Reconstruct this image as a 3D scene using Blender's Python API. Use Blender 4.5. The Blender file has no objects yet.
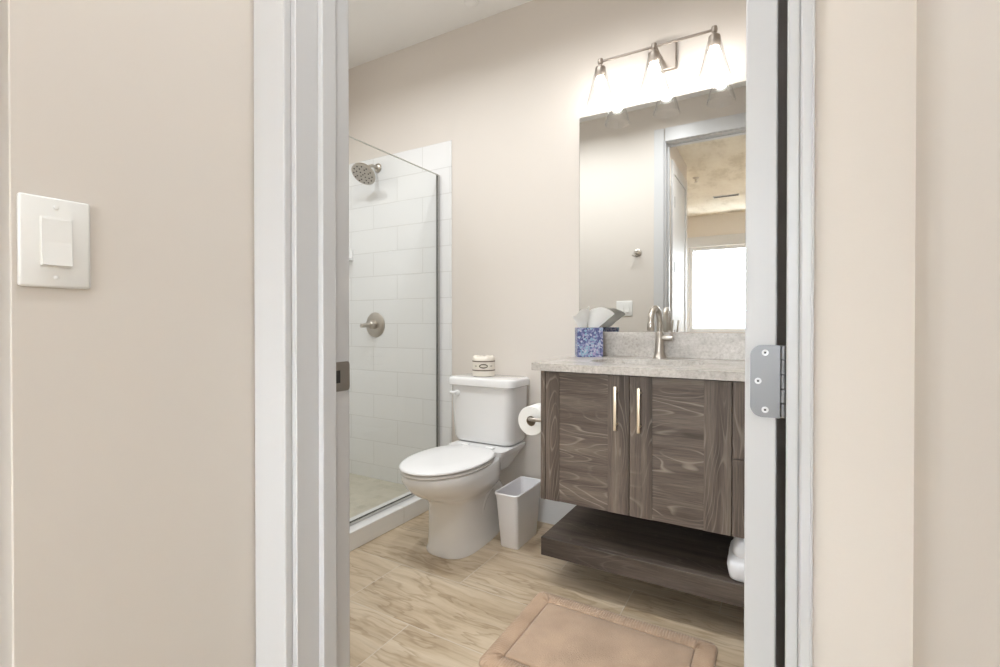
import bpy, bmesh, math, random
from math import pi, sin, cos, tan, radians
from mathutils import Vector, Matrix, noise

random.seed(7)
scene = bpy.context.scene
COL = scene.collection

# ------------------------------------------------------------------ camera, world, exposure
FPX = 482.4
cam_data = bpy.data.cameras.new('camera')
cam = bpy.data.objects.new('camera', cam_data)
COL.objects.link(cam)
cam_data.sensor_fit = 'HORIZONTAL'
cam_data.sensor_width = 36.0
cam_data.lens = 36.0 * FPX / 1000.0
cam_data.shift_y = -0.0061
cam_data.clip_start = 0.01
cam.location = (0, 0, 1.035)
cam.rotation_euler = (radians(90 - 0.4), 0, radians(30.08))
scene.camera = cam

world = bpy.data.worlds.new('sky')
scene.world = world
world.use_nodes = True
bg = world.node_tree.nodes['Background']
bg.inputs['Color'].default_value = (0.90, 0.95, 1.0, 1)
bg.inputs['Strength'].default_value = 16.0

vs = scene.view_settings
vs.view_transform = 'Standard'
vs.look = 'None'
vs.gamma = 1.0
vs.use_curve_mapping = False
vs.exposure = 0.33
scene.display_settings.display_device = 'sRGB'
try:
    scene.cycles.max_bounces = 14
    scene.cycles.diffuse_bounces = 8
    scene.cycles.glossy_bounces = 6
    scene.cycles.transmission_bounces = 8
    scene.cycles.transparent_max_bounces = 16
    scene.cycles.sample_clamp_indirect = 6.0
    scene.cycles.caustics_reflective = False
    scene.cycles.caustics_refractive = False
    scene.cycles.use_denoising = True
except Exception:
    pass

# lamp powers (the lamps themselves are built with their fixtures)
BULB_STRENGTH = 52.0
BULB_COLOR = (1.0, 0.97, 0.94)
HALL_W = 9.0
BATH_W = 8.2
SHOWER_W = 6.0
ROOM_W = 20.0
CAN_COLOR = (0.95, 0.98, 1.0)

# ------------------------------------------------------------------ helpers
def link(name, bm, mat, parent=None, loc=None, smooth=0):
    """One bmesh in world coordinates -> one mesh object (origin at the thing's base)."""
    bmesh.ops.recalc_face_normals(bm, faces=bm.faces[:])
    me = bpy.data.meshes.new(name)
    root = parent
    off = Vector((0, 0, 0))
    if parent is not None:
        p = parent
        while p is not None:
            off += p.location
            p = p.parent
    else:
        if loc is None:
            xs = [v.co.x for v in bm.verts]; ys = [v.co.y for v in bm.verts]; zs = [v.co.z for v in bm.verts]
            loc = ((min(xs) + max(xs)) / 2, (min(ys) + max(ys)) / 2, min(zs))
        off = Vector(loc)
    for v in bm.verts:
        v.co -= off
    bm.to_mesh(me)
    bm.free()
    o = bpy.data.objects.new(name, me)
    COL.objects.link(o)
    if mat is not None:
        me.materials.append(mat)
    if parent is not None:
        o.parent = parent
    else:
        o.location = off
    if smooth:
        for p in me.polygons:
            p.use_smooth = True
        try:
            me.set_sharp_from_angle(angle=radians(smooth))
        except Exception:
            pass
    return o

def thing(name, label, cat, loc=(0, 0, 0), group=None):
    o = bpy.data.objects.new(name, None)
    COL.objects.link(o)
    o.empty_display_size = 0.05
    o.location = loc
    return tag(o, label, cat, group)

def tag(o, label, cat, group=None, kind=None):
    o['label'] = label
    o['category'] = cat
    if group:
        o['group'] = group
    if kind:
        o['kind'] = kind
    return o

def struct(name, bm, mat, label, cat, smooth=0, loc=None):
    o = link(name, bm, mat, None, loc, smooth)
    o['kind'] = 'structure'
    o['label'] = label
    o['category'] = cat
    return o

def nb():
    return bmesh.new()

def box(bm, x0, x1, y0, y1, z0, z1, bev=0.0, seg=2, only=None):
    t = bmesh.new()
    vs_ = [t.verts.new((x, y, z)) for x in (x0, x1) for y in (y0, y1) for z in (z0, z1)]
    for f in ((0, 1, 3, 2), (4, 6, 7, 5), (0, 4, 5, 1), (2, 3, 7, 6), (0, 2, 6, 4), (1, 5, 7, 3)):
        t.faces.new([vs_[i] for i in f])
    if bev > 0:
        es = t.edges[:] if only is None else [e for e in t.edges if only(e)]
        bmesh.ops.bevel(t, geom=es, offset=bev, segments=seg, profile=0.5, affect='EDGES')
    merge(bm, t)
    return bm

def merge(bm, t, mat=None):
    if mat is not None:
        t.transform(mat)
    me = bpy.data.meshes.new('tmp')
    t.to_mesh(me)
    t.free()
    bm.from_mesh(me)
    bpy.data.meshes.remove(me)

def vert_edge(e):
    a, b = e.verts
    return abs(a.co.x - b.co.x) < 1e-6 and abs(a.co.y - b.co.y) < 1e-6

def loft(bm, rings, cap0=True, cap1=True, closed=True):
    vr = [[bm.verts.new(p) for p in r] for r in rings]
    n = len(rings[0])
    for a, b in zip(vr[:-1], vr[1:]):
        for i in range(n if closed else n - 1):
            j = (i + 1) % n
            bm.faces.new((a[i], a[j], b[j], b[i]))
    if cap0:
        bm.faces.new(list(reversed(vr[0])))
    if cap1:
        bm.faces.new(vr[-1])
    return vr

def lathe(bm, prof, origin=(0, 0, 0), axis=(0, 0, 1), n=32, cap0=True, cap1=True):
    """prof: list of (radius, height along axis)."""
    q = Vector((0, 0, 1)).rotation_difference(Vector(axis).normalized())
    o = Vector(origin)
    rings = []
    for r, h in prof:
        rings.append([o + q @ Vector((max(r, 1e-5) * cos(2 * pi * i / n), max(r, 1e-5) * sin(2 * pi * i / n), h)) for i in range(n)])
    loft(bm, rings, cap0, cap1)
    return bm

def tube(bm, pts, rad, n=16, caps=True):
    pts = [Vector(p) for p in pts]
    rads = rad if isinstance(rad, (list, tuple)) else [rad] * len(pts)
    rings = []
    up = None
    for i, p in enumerate(pts):
        d = (pts[min(i + 1, len(pts) - 1)] - pts[max(i - 1, 0)]).normalized()
        if up is None:
            up = Vector((0, 0, 1)) if abs(d.z) < 0.9 else Vector((1, 0, 0))
        a = d.cross(up).normalized()
        up = a.cross(d).normalized()
        rings.append([p + a * rads[i] * cos(2 * pi * k / n) + up * rads[i] * sin(2 * pi * k / n) for k in range(n)])
    loft(bm, rings, caps, caps)
    return bm

def rrect(x0, x1, y0, y1, r, z, k=6):
    pts = []
    for cx, cy, a0 in ((x1 - r, y1 - r, 0), (x0 + r, y1 - r, pi / 2), (x0 + r, y0 + r, pi), (x1 - r, y0 + r, 1.5 * pi)):
        for i in range(k + 1):
            a = a0 + (pi / 2) * i / k
            pts.append(Vector((cx + r * cos(a), cy + r * sin(a), z)))
    return pts

def egg(cx, yf, yb, hw, z, n=48, yw=None, pb=2.0, pf=2.0):
    """toilet outline: widest at yw, front tip at yf (smaller y), back at yb."""
    if yw is None:
        yw = yf + 0.58 * (yb - yf)
    pts = []
    for i in range(n):
        a = 2 * pi * i / n
        c, s = cos(a), sin(a)
        p = pb if s > 0 else pf
        x = cx + hw * math.copysign(abs(c) ** (2 / p), c)
        y = yw + (yb - yw if s > 0 else yw - yf) * math.copysign(abs(s) ** (2 / p), s)
        pts.append(Vector((x, y, z)))
    return pts

# ------------------------------------------------------------------ materials
def new_mat(name):
    m = bpy.data.materials.new(name)
    m.use_nodes = True
    nt = m.node_tree
    b = nt.nodes['Principled BSDF']
    return m, nt, b

def N(nt, kind, **kw):
    n = nt.nodes.new(kind)
    for k, v in kw.items():
        if hasattr(n, k) and not k.startswith('i_'):
            setattr(n, k, v)
    return n

def setin(n, **kw):
    for k, v in kw.items():
        n.inputs[k.replace('_', ' ')].default_value = v

def ramp(nt, stops):
    r = nt.nodes.new('ShaderNodeValToRGB')
    e = r.color_ramp.elements
    while len(e) < len(stops):
        e.new(0.5)
    for i, (p, c) in enumerate(stops):
        e[i].position = p
        e[i].color = (*c, 1)
    return r

def bump(nt, b, h_socket, strength, dist):
    bp = nt.nodes.new('ShaderNodeBump')
    bp.inputs['Strength'].default_value = strength
    bp.inputs['Distance'].default_value = dist
    nt.links.new(h_socket, bp.inputs['Height'])
    nt.links.new(bp.outputs['Normal'], b.inputs['Normal'])
    return bp

def coords(nt, which='Object'):
    return nt.nodes.new('ShaderNodeTexCoord').outputs[which]

def mapping(nt, src, scale=(1, 1, 1), loc=(0, 0, 0), rot=(0, 0, 0)):
    mp = nt.nodes.new('ShaderNodeMapping')
    mp.inputs['Scale'].default_value = scale
    mp.inputs['Location'].default_value = loc
    mp.inputs['Rotation'].default_value = rot
    nt.links.new(src, mp.inputs['Vector'])
    return mp.outputs['Vector']

def plain(name, col, rough=0.5, metal=0.0, spec=0.5, bump_scale=0, bump_s=0.1, bump_d=0.001, coat=0.0, var=0.0):
    m, nt, b = new_mat(name)
    b.inputs['Base Color'].default_value = (*col, 1)
    b.inputs['Roughness'].default_value = rough
    b.inputs['Metallic'].default_value = metal
    b.inputs['Specular IOR Level'].default_value = spec
    b.inputs['Coat Weight'].default_value = coat
    if bump_scale or var:
        nz = nt.nodes.new('ShaderNodeTexNoise')
        nz.inputs['Scale'].default_value = bump_scale or 8
        nz.inputs['Detail'].default_value = 4
        nt.links.new(coords(nt), nz.inputs['Vector'])
        if bump_scale:
            bump(nt, b, nz.outputs['Fac'], bump_s, bump_d)
        if var:
            r = ramp(nt, [(0.3, tuple(c * (1 - var) for c in col)), (0.7, tuple(min(1, c * (1 + var)) for c in col))])
            nt.links.new(nz.outputs['Fac'], r.inputs['Fac'])
            nt.links.new(r.outputs['Color'], b.inputs['Base Color'])
    return m

M = {}
M['paint'] = plain('beige_wall_paint', (0.685, 0.638, 0.587), 0.55, spec=0.3, bump_scale=220, bump_s=0.12, bump_d=0.0006)
M['ceiling'] = plain('ceiling_paint', (0.83, 0.82, 0.80), 0.8, spec=0.2, bump_scale=14, bump_s=0.35, bump_d=0.006)
def rough_ceiling():
    m, nt, b = new_mat('trowelled_beige_ceiling')
    g = nt.nodes.new('ShaderNodeNewGeometry')
    nz = nt.nodes.new('ShaderNodeTexNoise'); nz.inputs['Scale'].default_value = 5; nz.inputs['Detail'].default_value = 7; nz.inputs['Roughness'].default_value = 0.65
    nt.links.new(mapping(nt, g.outputs['Position'], scale=(1.0, 0.45, 1.0)), nz.inputs['Vector'])
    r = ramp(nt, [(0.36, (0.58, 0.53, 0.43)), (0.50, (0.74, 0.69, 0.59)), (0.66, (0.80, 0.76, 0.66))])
    nt.links.new(nz.outputs['Fac'], r.inputs['Fac'])
    nt.links.new(r.outputs['Color'], b.inputs['Base Color'])
    b.inputs['Roughness'].default_value = 0.8
    bump(nt, b, nz.outputs['Fac'], 0.5, 0.02)
    return m
M['ceiling_rough'] = rough_ceiling()
M['trim'] = plain('white_trim_paint', (0.61, 0.612, 0.618), 0.35)
M['door'] = plain('white_door_paint', (0.61, 0.612, 0.618), 0.4)
M['porcelain'] = plain('white_porcelain', (0.80, 0.80, 0.80), 0.08, coat=0.5)
M['seat'] = plain('white_seat_plastic', (0.80, 0.80, 0.80), 0.2)
M['plastic'] = plain('white_switch_plastic', (0.84, 0.84, 0.82), 0.3)
M['bin'] = plain('pale_grey_plastic', (0.80, 0.79, 0.80), 0.35)
M['nickel'] = plain('brushed_nickel', (0.50, 0.46, 0.41), 0.32, metal=1.0)
M['steel'] = plain('satin_steel', (0.21, 0.21, 0.215), 0.45, metal=1.0)
M['bronze'] = plain('dark_brushed_nickel', (0.30, 0.27, 0.235), 0.38, metal=1.0)
M['fixture'] = plain('satin_nickel_fixture', (0.36, 0.315, 0.275), 0.45, metal=1.0)
M['screw'] = plain('screw_steel', (0.48, 0.48, 0.48), 0.4, metal=1.0)
M['chrome'] = plain('chrome_channel', (0.55, 0.54, 0.52), 0.2, metal=1.0)
M['pull'] = plain('champagne_metal', (0.86, 0.74, 0.58), 0.38, metal=1.0)
M['dark'] = plain('dark_hole', (0.02, 0.018, 0.016), 0.6)
M['paper'] = plain('white_tissue_paper', (0.86, 0.85, 0.82), 0.85, spec=0.1, bump_scale=60, bump_s=0.2, bump_d=0.001)
def translucent_paper():
    m, nt, b = new_mat('thin_white_tissue')
    b.inputs['Base Color'].default_value = (0.88, 0.87, 0.84, 1)
    b.inputs['Roughness'].default_value = 0.9
    out = [n for n in nt.nodes if n.type == 'OUTPUT_MATERIAL'][0]
    tl = nt.nodes.new('ShaderNodeBsdfTranslucent')
    tl.inputs['Color'].default_value = (0.90, 0.89, 0.86, 1)
    mx = nt.nodes.new('ShaderNodeMixShader'); mx.inputs['Fac'].default_value = 0.4
    nt.links.new(b.outputs[0], mx.inputs[1]); nt.links.new(tl.outputs[0], mx.inputs[2])
    nt.links.new(mx.outputs[0], out.inputs['Surface'])
    return m
M['tissue'] = translucent_paper()
M['wrap'] = plain('cream_wrapping_paper', (0.74, 0.69, 0.61), 0.7, bump_scale=50, bump_s=0.3, bump_d=0.002)
M['ink'] = plain('brown_print', (0.10, 0.075, 0.055), 0.7)
M['inkband'] = plain('brown_band_print', (0.16, 0.12, 0.09), 0.7)
M['cardboard'] = plain('cardboard_core', (0.38, 0.28, 0.19), 0.8)
M['bag'] = plain('white_cloth', (0.80, 0.81, 0.84), 0.7, bump_scale=25, bump_s=0.3, bump_d=0.004)
def hill_mat():
    m, nt, b = new_mat('snowy_slope_with_brush')
    g = nt.nodes.new('ShaderNodeNewGeometry')
    nz = nt.nodes.new('ShaderNodeTexNoise'); nz.inputs['Scale'].default_value = 0.22; nz.inputs['Detail'].default_value = 8; nz.inputs['Roughness'].default_value = 0.7
    nt.links.new(mapping(nt, g.outputs['Position'], scale=(1.0, 0.5, 2.5)), nz.inputs['Vector'])
    r = ramp(nt, [(0.42, (0.018, 0.018, 0.017)), (0.50, (0.05, 0.05, 0.05)), (0.60, (0.14, 0.14, 0.145))])
    nt.links.new(nz.outputs['Fac'], r.inputs['Fac'])
    nt.links.new(r.outputs['Color'], b.inputs['Base Color'])
    b.inputs['Roughness'].default_value = 0.9
    return m
M['snow'] = hill_mat()
M['shrub'] = plain('dry_shrub', (0.35, 0.33, 0.30), 0.9)
M['void'] = plain('underside_black', (0.03, 0.025, 0.022), 0.7)

def mirror_mat():
    m, nt, b = new_mat('mirror_silver')
    b.inputs['Base Color'].default_value = (0.90, 0.91, 0.90, 1)
    b.inputs['Metallic'].default_value = 1.0
    b.inputs['Roughness'].default_value = 0.0
    return m
M['mirror'] = mirror_mat()

def glass_mat(name, tint, ior=1.45, base_refl=0.0):
    m = bpy.data.materials.new(name)
    m.use_nodes = True
    nt = m.node_tree
    nt.nodes.clear()
    out = nt.nodes.new('ShaderNodeOutputMaterial')
    mix = nt.nodes.new('ShaderNodeMixShader')
    tr = nt.nodes.new('ShaderNodeBsdfTransparent')
    tr.inputs['Color'].default_value = (*tint, 1)
    gl = nt.nodes.new('ShaderNodeBsdfGlossy')
    gl.inputs['Roughness'].default_value = 0.01
    fr = nt.nodes.new('ShaderNodeFresnel')
    geo = nt.nodes.new('ShaderNodeNewGeometry')
    mr_ = nt.nodes.new('ShaderNodeMapRange')
    mr_.inputs['To Min'].default_value = ior
    mr_.inputs['To Max'].default_value = 1.0 / ior
    nt.links.new(geo.outputs['Backfacing'], mr_.inputs['Value'])
    nt.links.new(mr_.outputs['Result'], fr.inputs['IOR'])
    nt.links.new(fr.outputs['Fac'], mix.inputs['Fac'])
    nt.links.new(tr.outputs[0], mix.inputs[1])
    nt.links.new(gl.outputs[0], mix.inputs[2])
    nt.links.new(mix.outputs[0], out.inputs['Surface'])
    return m
M['glass'] = glass_mat('clear_panel_glass', (0.985, 0.99, 0.985), 1.3)
def shade_mat():
    m = glass_mat('clear_shade_glass', (1, 1, 1), 1.5)
    nt = m.node_tree
    tr = [n for n in nt.nodes if n.type == 'BSDF_TRANSPARENT'][0]
    lw = nt.nodes.new('ShaderNodeLayerWeight')
    lw.inputs['Blend'].default_value = 0.35
    r = ramp(nt, [(0.0, (0.99, 0.99, 0.99)), (0.6, (0.95, 0.95, 0.95)), (0.97, (0.55, 0.55, 0.55))])
    nt.links.new(lw.outputs['Facing'], r.inputs['Fac'])
    nt.links.new(r.outputs['Color'], tr.inputs['Color'])
    return m
M['shade'] = shade_mat()
M['glass_edge'] = plain('polished_glass_edge', (0.50, 0.48, 0.42), 0.3)
M['pane'] = glass_mat('window_glass', (0.97, 0.98, 0.98), 1.3)

def emit_mat(name, col, strength):
    m, nt, b = new_mat(name)
    b.inputs['Base Color'].default_value = (0.9, 0.9, 0.88, 1)
    b.inputs['Emission Color'].default_value = (*col, 1)
    b.inputs['Emission Strength'].default_value = strength
    return m
M['bulb'] = emit_mat('lit_bulb', BULB_COLOR, BULB_STRENGTH)
M['diffuser'] = emit_mat('lit_diffuser', CAN_COLOR, 5.0)

def tile_mat(name, axis, off_u, off_v, w, h, c1, c2, mortar, msize, rough=0.15, bumpd=0.001, var=0.02, smooth=0.1):
    """running bond tile; axis picks the world plane ('xz','yz','xy')."""
    m, nt, b = new_mat(name)
    g = nt.nodes.new('ShaderNodeNewGeometry')
    sp = nt.nodes.new('ShaderNodeSeparateXYZ')
    nt.links.new(g.outputs['Position'], sp.inputs[0])
    cb = nt.nodes.new('ShaderNodeCombineXYZ')
    nt.links.new(sp.outputs[axis[0].upper()], cb.inputs[0])
    nt.links.new(sp.outputs[axis[1].upper()], cb.inputs[1])
    v = mapping(nt, cb.outputs[0], loc=(off_u, off_v, 0))
    br = nt.nodes.new('ShaderNodeTexBrick')
    br.offset = 0.5
    br.inputs['Color1'].default_value = (*c1, 1)
    br.inputs['Color2'].default_value = (*c2, 1)
    br.inputs['Mortar'].default_value = (*mortar, 1)
    br.inputs['Scale'].default_value = 1.0
    br.inputs['Mortar Size'].default_value = msize
    br.inputs['Mortar Smooth'].default_value = smooth
    br.inputs['Brick Width'].default_value = w
    br.inputs['Row Height'].default_value = h
    nt.links.new(v, br.inputs['Vector'])
    nt.links.new(br.outputs['Color'], b.inputs['Base Color'])
    b.inputs['Roughness'].default_value = rough
    inv = nt.nodes.new('ShaderNodeMath'); inv.operation = 'SUBTRACT'
    inv.inputs[0].default_value = 1.0
    nt.links.new(br.outputs['Fac'], inv.inputs[1])
    bump(nt, b, inv.outputs[0], 0.6, bumpd)
    return m
TW = ((0.77, 0.775, 0.775), (0.79, 0.795, 0.795), (0.67, 0.67, 0.66))
M['tile_back'] = tile_mat('white_subway_tile', 'xz', 1.868 + 0.203, 0.1524 * 15 - 2.105, 0.406, 0.1524, *TW, 0.0022)
M['tile_side'] = tile_mat('white_subway_tile_side', 'yz', 0.1, 0.1524 * 15 - 2.105, 0.406, 0.1524, *TW, 0.0022)
M['curb'] = tile_mat('white_curb_tile', 'yz', 0.12, 0.5, 0.406, 0.30, (0.80, 0.80, 0.79), (0.82, 0.82, 0.81), (0.68, 0.67, 0.64), 0.0018)
M['mosaic'] = tile_mat('beige_mosaic_tile', 'xy', 0.0, 0.0, 0.052, 0.052, (0.50, 0.47, 0.38), (0.58, 0.54, 0.45), (0.56, 0.53, 0.45), 0.002, rough=0.5)

def floor_mat():
    m, nt, b = new_mat('veined_porcelain_floor_tile')
    g = nt.nodes.new('ShaderNodeNewGeometry')
    # tile grid: rows of 0.305 along Y, 0.612 long along X, half offset
    v = mapping(nt, g.outputs['Position'], loc=(1.10 + 0.612 * 6, 10 * 0.305 - 1.58 + 0.305, 0))
    br = nt.nodes.new('ShaderNodeTexBrick')
    br.offset = 0.5
    br.inputs['Color1'].default_value = (0, 0, 0, 1)
    br.inputs['Color2'].default_value = (1, 1, 1, 1)
    br.inputs['Mortar'].default_value = (0.5, 0.5, 0.5, 1)
    br.inputs['Scale'].default_value = 1.0
    br.inputs['Mortar Size'].default_value = 0.0016
    br.inputs['Mortar Smooth'].default_value = 0.1
    br.inputs['Brick Width'].default_value = 0.612
    br.inputs['Row Height'].default_value = 0.305
    nt.links.new(v, br.inputs['Vector'])
    # per tile shift of the veining
    bw = nt.nodes.new('ShaderNodeRGBToBW')
    nt.links.new(br.outputs['Color'], bw.inputs[0])
    mul = nt.nodes.new('ShaderNodeMath'); mul.operation = 'MULTIPLY'; mul.inputs[1].default_value = 7.0
    nt.links.new(bw.outputs[0], mul.inputs[0])
    add = nt.nodes.new('ShaderNodeVectorMath'); add.operation = 'ADD'
    cb = nt.nodes.new('ShaderNodeCombineXYZ')
    nt.links.new(mul.outputs[0], cb.inputs[1]); nt.links.new(mul.outputs[0], cb.inputs[2])
    nt.links.new(g.outputs['Position'], add.inputs[0]); nt.links.new(cb.outputs[0], add.inputs[1])
    # warp
    nz0 = nt.nodes.new('ShaderNodeTexNoise'); nz0.inputs['Scale'].default_value = 2.6; nz0.inputs['Detail'].default_value = 3
    nt.links.new(add.outputs[0], nz0.inputs['Vector'])
    sub = nt.nodes.new('ShaderNodeVectorMath'); sub.operation = 'MULTIPLY_ADD'
    sub.inputs[1].default_value = (0.0, 0.10, 0.0)
    nt.links.new(nz0.outputs['Color'], sub.inputs[0]); nt.links.new(add.outputs[0], sub.inputs[2])
    v1 = mapping(nt, sub.outputs[0], scale=(0.8, 6.0, 1.0), rot=(0, 0, radians(-6)))
    n1 = nt.nodes.new('ShaderNodeTexNoise'); n1.inputs['Scale'].default_value = 2.4; n1.inputs['Detail'].default_value = 8; n1.inputs['Roughness'].default_value = 0.62
    nt.links.new(v1, n1.inputs['Vector'])
    v2 = mapping(nt, sub.outputs[0], scale=(1.6, 34.0, 1.0), rot=(0, 0, radians(-6)))
    n2 = nt.nodes.new('ShaderNodeTexNoise'); n2.inputs['Scale'].default_value = 2.0; n2.inputs['Detail'].default_value = 5
    nt.links.new(v2, n2.inputs['Vector'])
    r1 = ramp(nt, [(0.28, (0.36, 0.27, 0.172)), (0.42, (0.475, 0.375, 0.260)), (0.53, (0.55, 0.447, 0.322)), (0.70, (0.62, 0.525, 0.40))])
    nt.links.new(n1.outputs['Fac'], r1.inputs['Fac'])
    r2 = ramp(nt, [(0.30, (0.72, 0.70, 0.68)), (0.5, (1, 1, 1)), (0.75, (1.0, 1.0, 1.0))])
    nt.links.new(n2.outputs['Fac'], r2.inputs['Fac'])
    mx = nt.nodes.new('ShaderNodeMix'); mx.data_type = 'RGBA'; mx.blend_type = 'MULTIPLY'
    mx.inputs['Factor'].default_value = 0.55
    nt.links.new(r1.outputs['Color'], mx.inputs['A']); nt.links.new(r2.outputs['Color'], mx.inputs['B'])
    v4 = mapping(nt, sub.outputs[0], scale=(0.9, 4.2, 1.0), rot=(0, 0, radians(-8)), loc=(5.3, 2.1, 0))
    n4 = nt.nodes.new('ShaderNodeTexNoise'); n4.inputs['Scale'].default_value = 1.6; n4.inputs['Detail'].default_value = 4; n4.inputs['Roughness'].default_value = 0.55
    nt.links.new(v4, n4.inputs['Vector'])
    r4 = ramp(nt, [(0.455, (1, 1, 1)), (0.478, (0.84, 0.81, 0.77)), (0.490, (0.68, 0.63, 0.57)), (0.500, (0.97, 0.97, 0.97)), (0.54, (1, 1, 1)), (0.565, (0.76, 0.72, 0.67)), (0.585, (1, 1, 1))])
    nt.links.new(n4.outputs['Fac'], r4.inputs['Fac'])
    mx4 = nt.nodes.new('ShaderNodeMix'); mx4.data_type = 'RGBA'; mx4.blend_type = 'MULTIPLY'; mx4.inputs['Factor'].default_value = 0.85
    nt.links.new(mx.outputs['Result'], mx4.inputs['A']); nt.links.new(r4.outputs['Color'], mx4.inputs['B'])
    mx = mx4
    gm = nt.nodes.new('ShaderNodeMix'); gm.data_type = 'RGBA'
    gm.inputs['B'].default_value = (0.56, 0.50, 0.42, 1)
    nt.links.new(br.outputs['Fac'], gm.inputs['Factor'])
    nt.links.new(mx.outputs['Result'], gm.inputs['A'])
    nt.links.new(gm.outputs['Result'], b.inputs['Base Color'])
    b.inputs['Roughness'].default_value = 0.36
    inv = nt.nodes.new('ShaderNodeMath'); inv.operation = 'SUBTRACT'; inv.inputs[0].default_value = 1.0
    nt.links.new(br.outputs['Fac'], inv.inputs[1])
    bump(nt, b, inv.outputs[0], 0.5, 0.0008)
    return m
M['floor'] = floor_mat()

def wood_mat(name, vertical, seed=0.0, tone=1.12, cathedral=1.0):
    """dark grey-brown laminate with pale open grain; long grain along Z (vertical) or X."""
    m, nt, b = new_mat(name)
    g = nt.nodes.new('ShaderNodeNewGeometry')
    src = mapping(nt, g.outputs['Position'], loc=(seed, seed * 0.7, seed * 1.3))
    sp = nt.nodes.new('ShaderNodeSeparateXYZ'); nt.links.new(src, sp.inputs[0])
    cb = nt.nodes.new('ShaderNodeCombineXYZ')
    # local: x = across the grain, y = along the grain
    ax = nt.nodes.new('ShaderNodeMath'); ax.operation = 'ADD'
    nt.links.new(sp.outputs['X' if vertical else 'Z'], ax.inputs[0]); nt.links.new(sp.outputs['Y'], ax.inputs[1])
    nt.links.new(ax.outputs[0], cb.inputs[0])
    nt.links.new(sp.outputs['Z' if vertical else 'X'], cb.inputs[1])
    P = cb.outputs[0]
    # cathedral grain: contour lines of a stretched smooth noise
    n0 = nt.nodes.new('ShaderNodeTexNoise'); n0.inputs['Scale'].default_value = 1.0; n0.inputs['Detail'].default_value = 0.8
    n0.inputs['Roughness'].default_value = 0.35
    nt.links.new(mapping(nt, P, scale=(13.0, 2.3, 1.0)), n0.inputs['Vector'])
    mul = nt.nodes.new('ShaderNodeMath'); mul.operation = 'MULTIPLY'; mul.inputs[1].default_value = 14.0
    nt.links.new(n0.outputs['Fac'], mul.inputs[0])
    fr = nt.nodes.new('ShaderNodeMath'); fr.operation = 'FRACT'; nt.links.new(mul.outputs[0], fr.inputs[0])
    line = ramp(nt, [(0.0, (0, 0, 0)), (0.74, (0.05, 0.05, 0.05)), (0.90, (0.85, 0.85, 0.85)), (0.95, (0.5, 0.5, 0.5)), (1.0, (0, 0, 0))])
    nt.links.new(fr.outputs[0], line.inputs['Fac'])
    # fine straight pores
    n1 = nt.nodes.new('ShaderNodeTexNoise'); n1.inputs['Scale'].default_value = 1.0; n1.inputs['Detail'].default_value = 6; n1.inputs['Roughness'].default_value = 0.7
    nt.links.new(mapping(nt, P, scale=(240.0, 9.0, 1.0)), n1.inputs['Vector'])
    # broad bands
    n2 = nt.nodes.new('ShaderNodeTexNoise'); n2.inputs['Scale'].default_value = 1.0; n2.inputs['Detail'].default_value = 3
    nt.links.new(mapping(nt, P, scale=(22.0, 1.4, 1.0)), n2.inputs['Vector'])
    # masks the cathedral lines so they come and go
    n3 = nt.nodes.new('ShaderNodeTexNoise'); n3.inputs['Scale'].default_value = 1.0; n3.inputs['Detail'].default_value = 1
    nt.links.new(mapping(nt, P, scale=(9.0, 4.0, 1.0), loc=(3.1, 1.7, 0)), n3.inputs['Vector'])
    r3 = ramp(nt, [(0.46, (0.10, 0.10, 0.10)), (0.60, (1, 1, 1))]); nt.links.new(n3.outputs['Fac'], r3.inputs['Fac'])
    t = tone
    base = ramp(nt, [(0.32, (0.068 * t, 0.051 * t, 0.041 * t)), (0.50, (0.122 * t, 0.094 * t, 0.076 * t)), (0.70, (0.178 * t, 0.142 * t, 0.116 * t))])
    nt.links.new(n2.outputs['Fac'], base.inputs['Fac'])
    pr = ramp(nt, [(0.38, (0.62, 0.62, 0.62)), (0.55, (1, 1, 1)), (0.72, (1.35, 1.33, 1.30))]); nt.links.new(n1.outputs['Fac'], pr.inputs['Fac'])
    m1 = nt.nodes.new('ShaderNodeMix'); m1.data_type = 'RGBA'; m1.blend_type = 'MULTIPLY'; m1.inputs['Factor'].default_value = 0.75
    nt.links.new(base.outputs['Color'], m1.inputs['A']); nt.links.new(pr.outputs['Color'], m1.inputs['B'])
    mm = nt.nodes.new('ShaderNodeMath'); mm.operation = 'MULTIPLY'
    nt.links.new(line.outputs['Color'], mm.inputs[0]); nt.links.new(r3.outputs['Color'], mm.inputs[1])
    mm2 = nt.nodes.new('ShaderNodeMath'); mm2.operation = 'MULTIPLY'; mm2.inputs[1].default_value = 0.55 * cathedral
    nt.links.new(mm.outputs[0], mm2.inputs[0])
    m2 = nt.nodes.new('ShaderNodeMix'); m2.data_type = 'RGBA'
    m2.inputs['B'].default_value = (0.46, 0.40, 0.34, 1)
    nt.links.new(mm2.outputs[0], m2.inputs['Factor']); nt.links.new(m1.outputs['Result'], m2.inputs['A'])
    nt.links.new(m2.outputs['Result'], b.inputs['Base Color'])
    b.inputs['Roughness'].default_value = 0.48
    b.inputs['Specular IOR Level'].default_value = 0.35
    bump(nt, b, n1.outputs['Fac'], 0.15, 0.0006)
    return m
M['wood_v'] = wood_mat('dark_wood_vertical_grain', True, 0.0, cathedral=0.65)
M['wood_v2'] = wood_mat('dark_wood_vertical_grain_right', True, 4.3, cathedral=0.6)
M['wood_h'] = wood_mat('dark_wood_horizontal_grain', False, 1.9)
M['wood_h2'] = wood_mat('dark_wood_horizontal_grain_right', False, 7.45)
M['wood_shelf'] = wood_mat('dark_wood_shelf_grain', False, 3.3, tone=0.80, cathedral=0.3)

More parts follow.
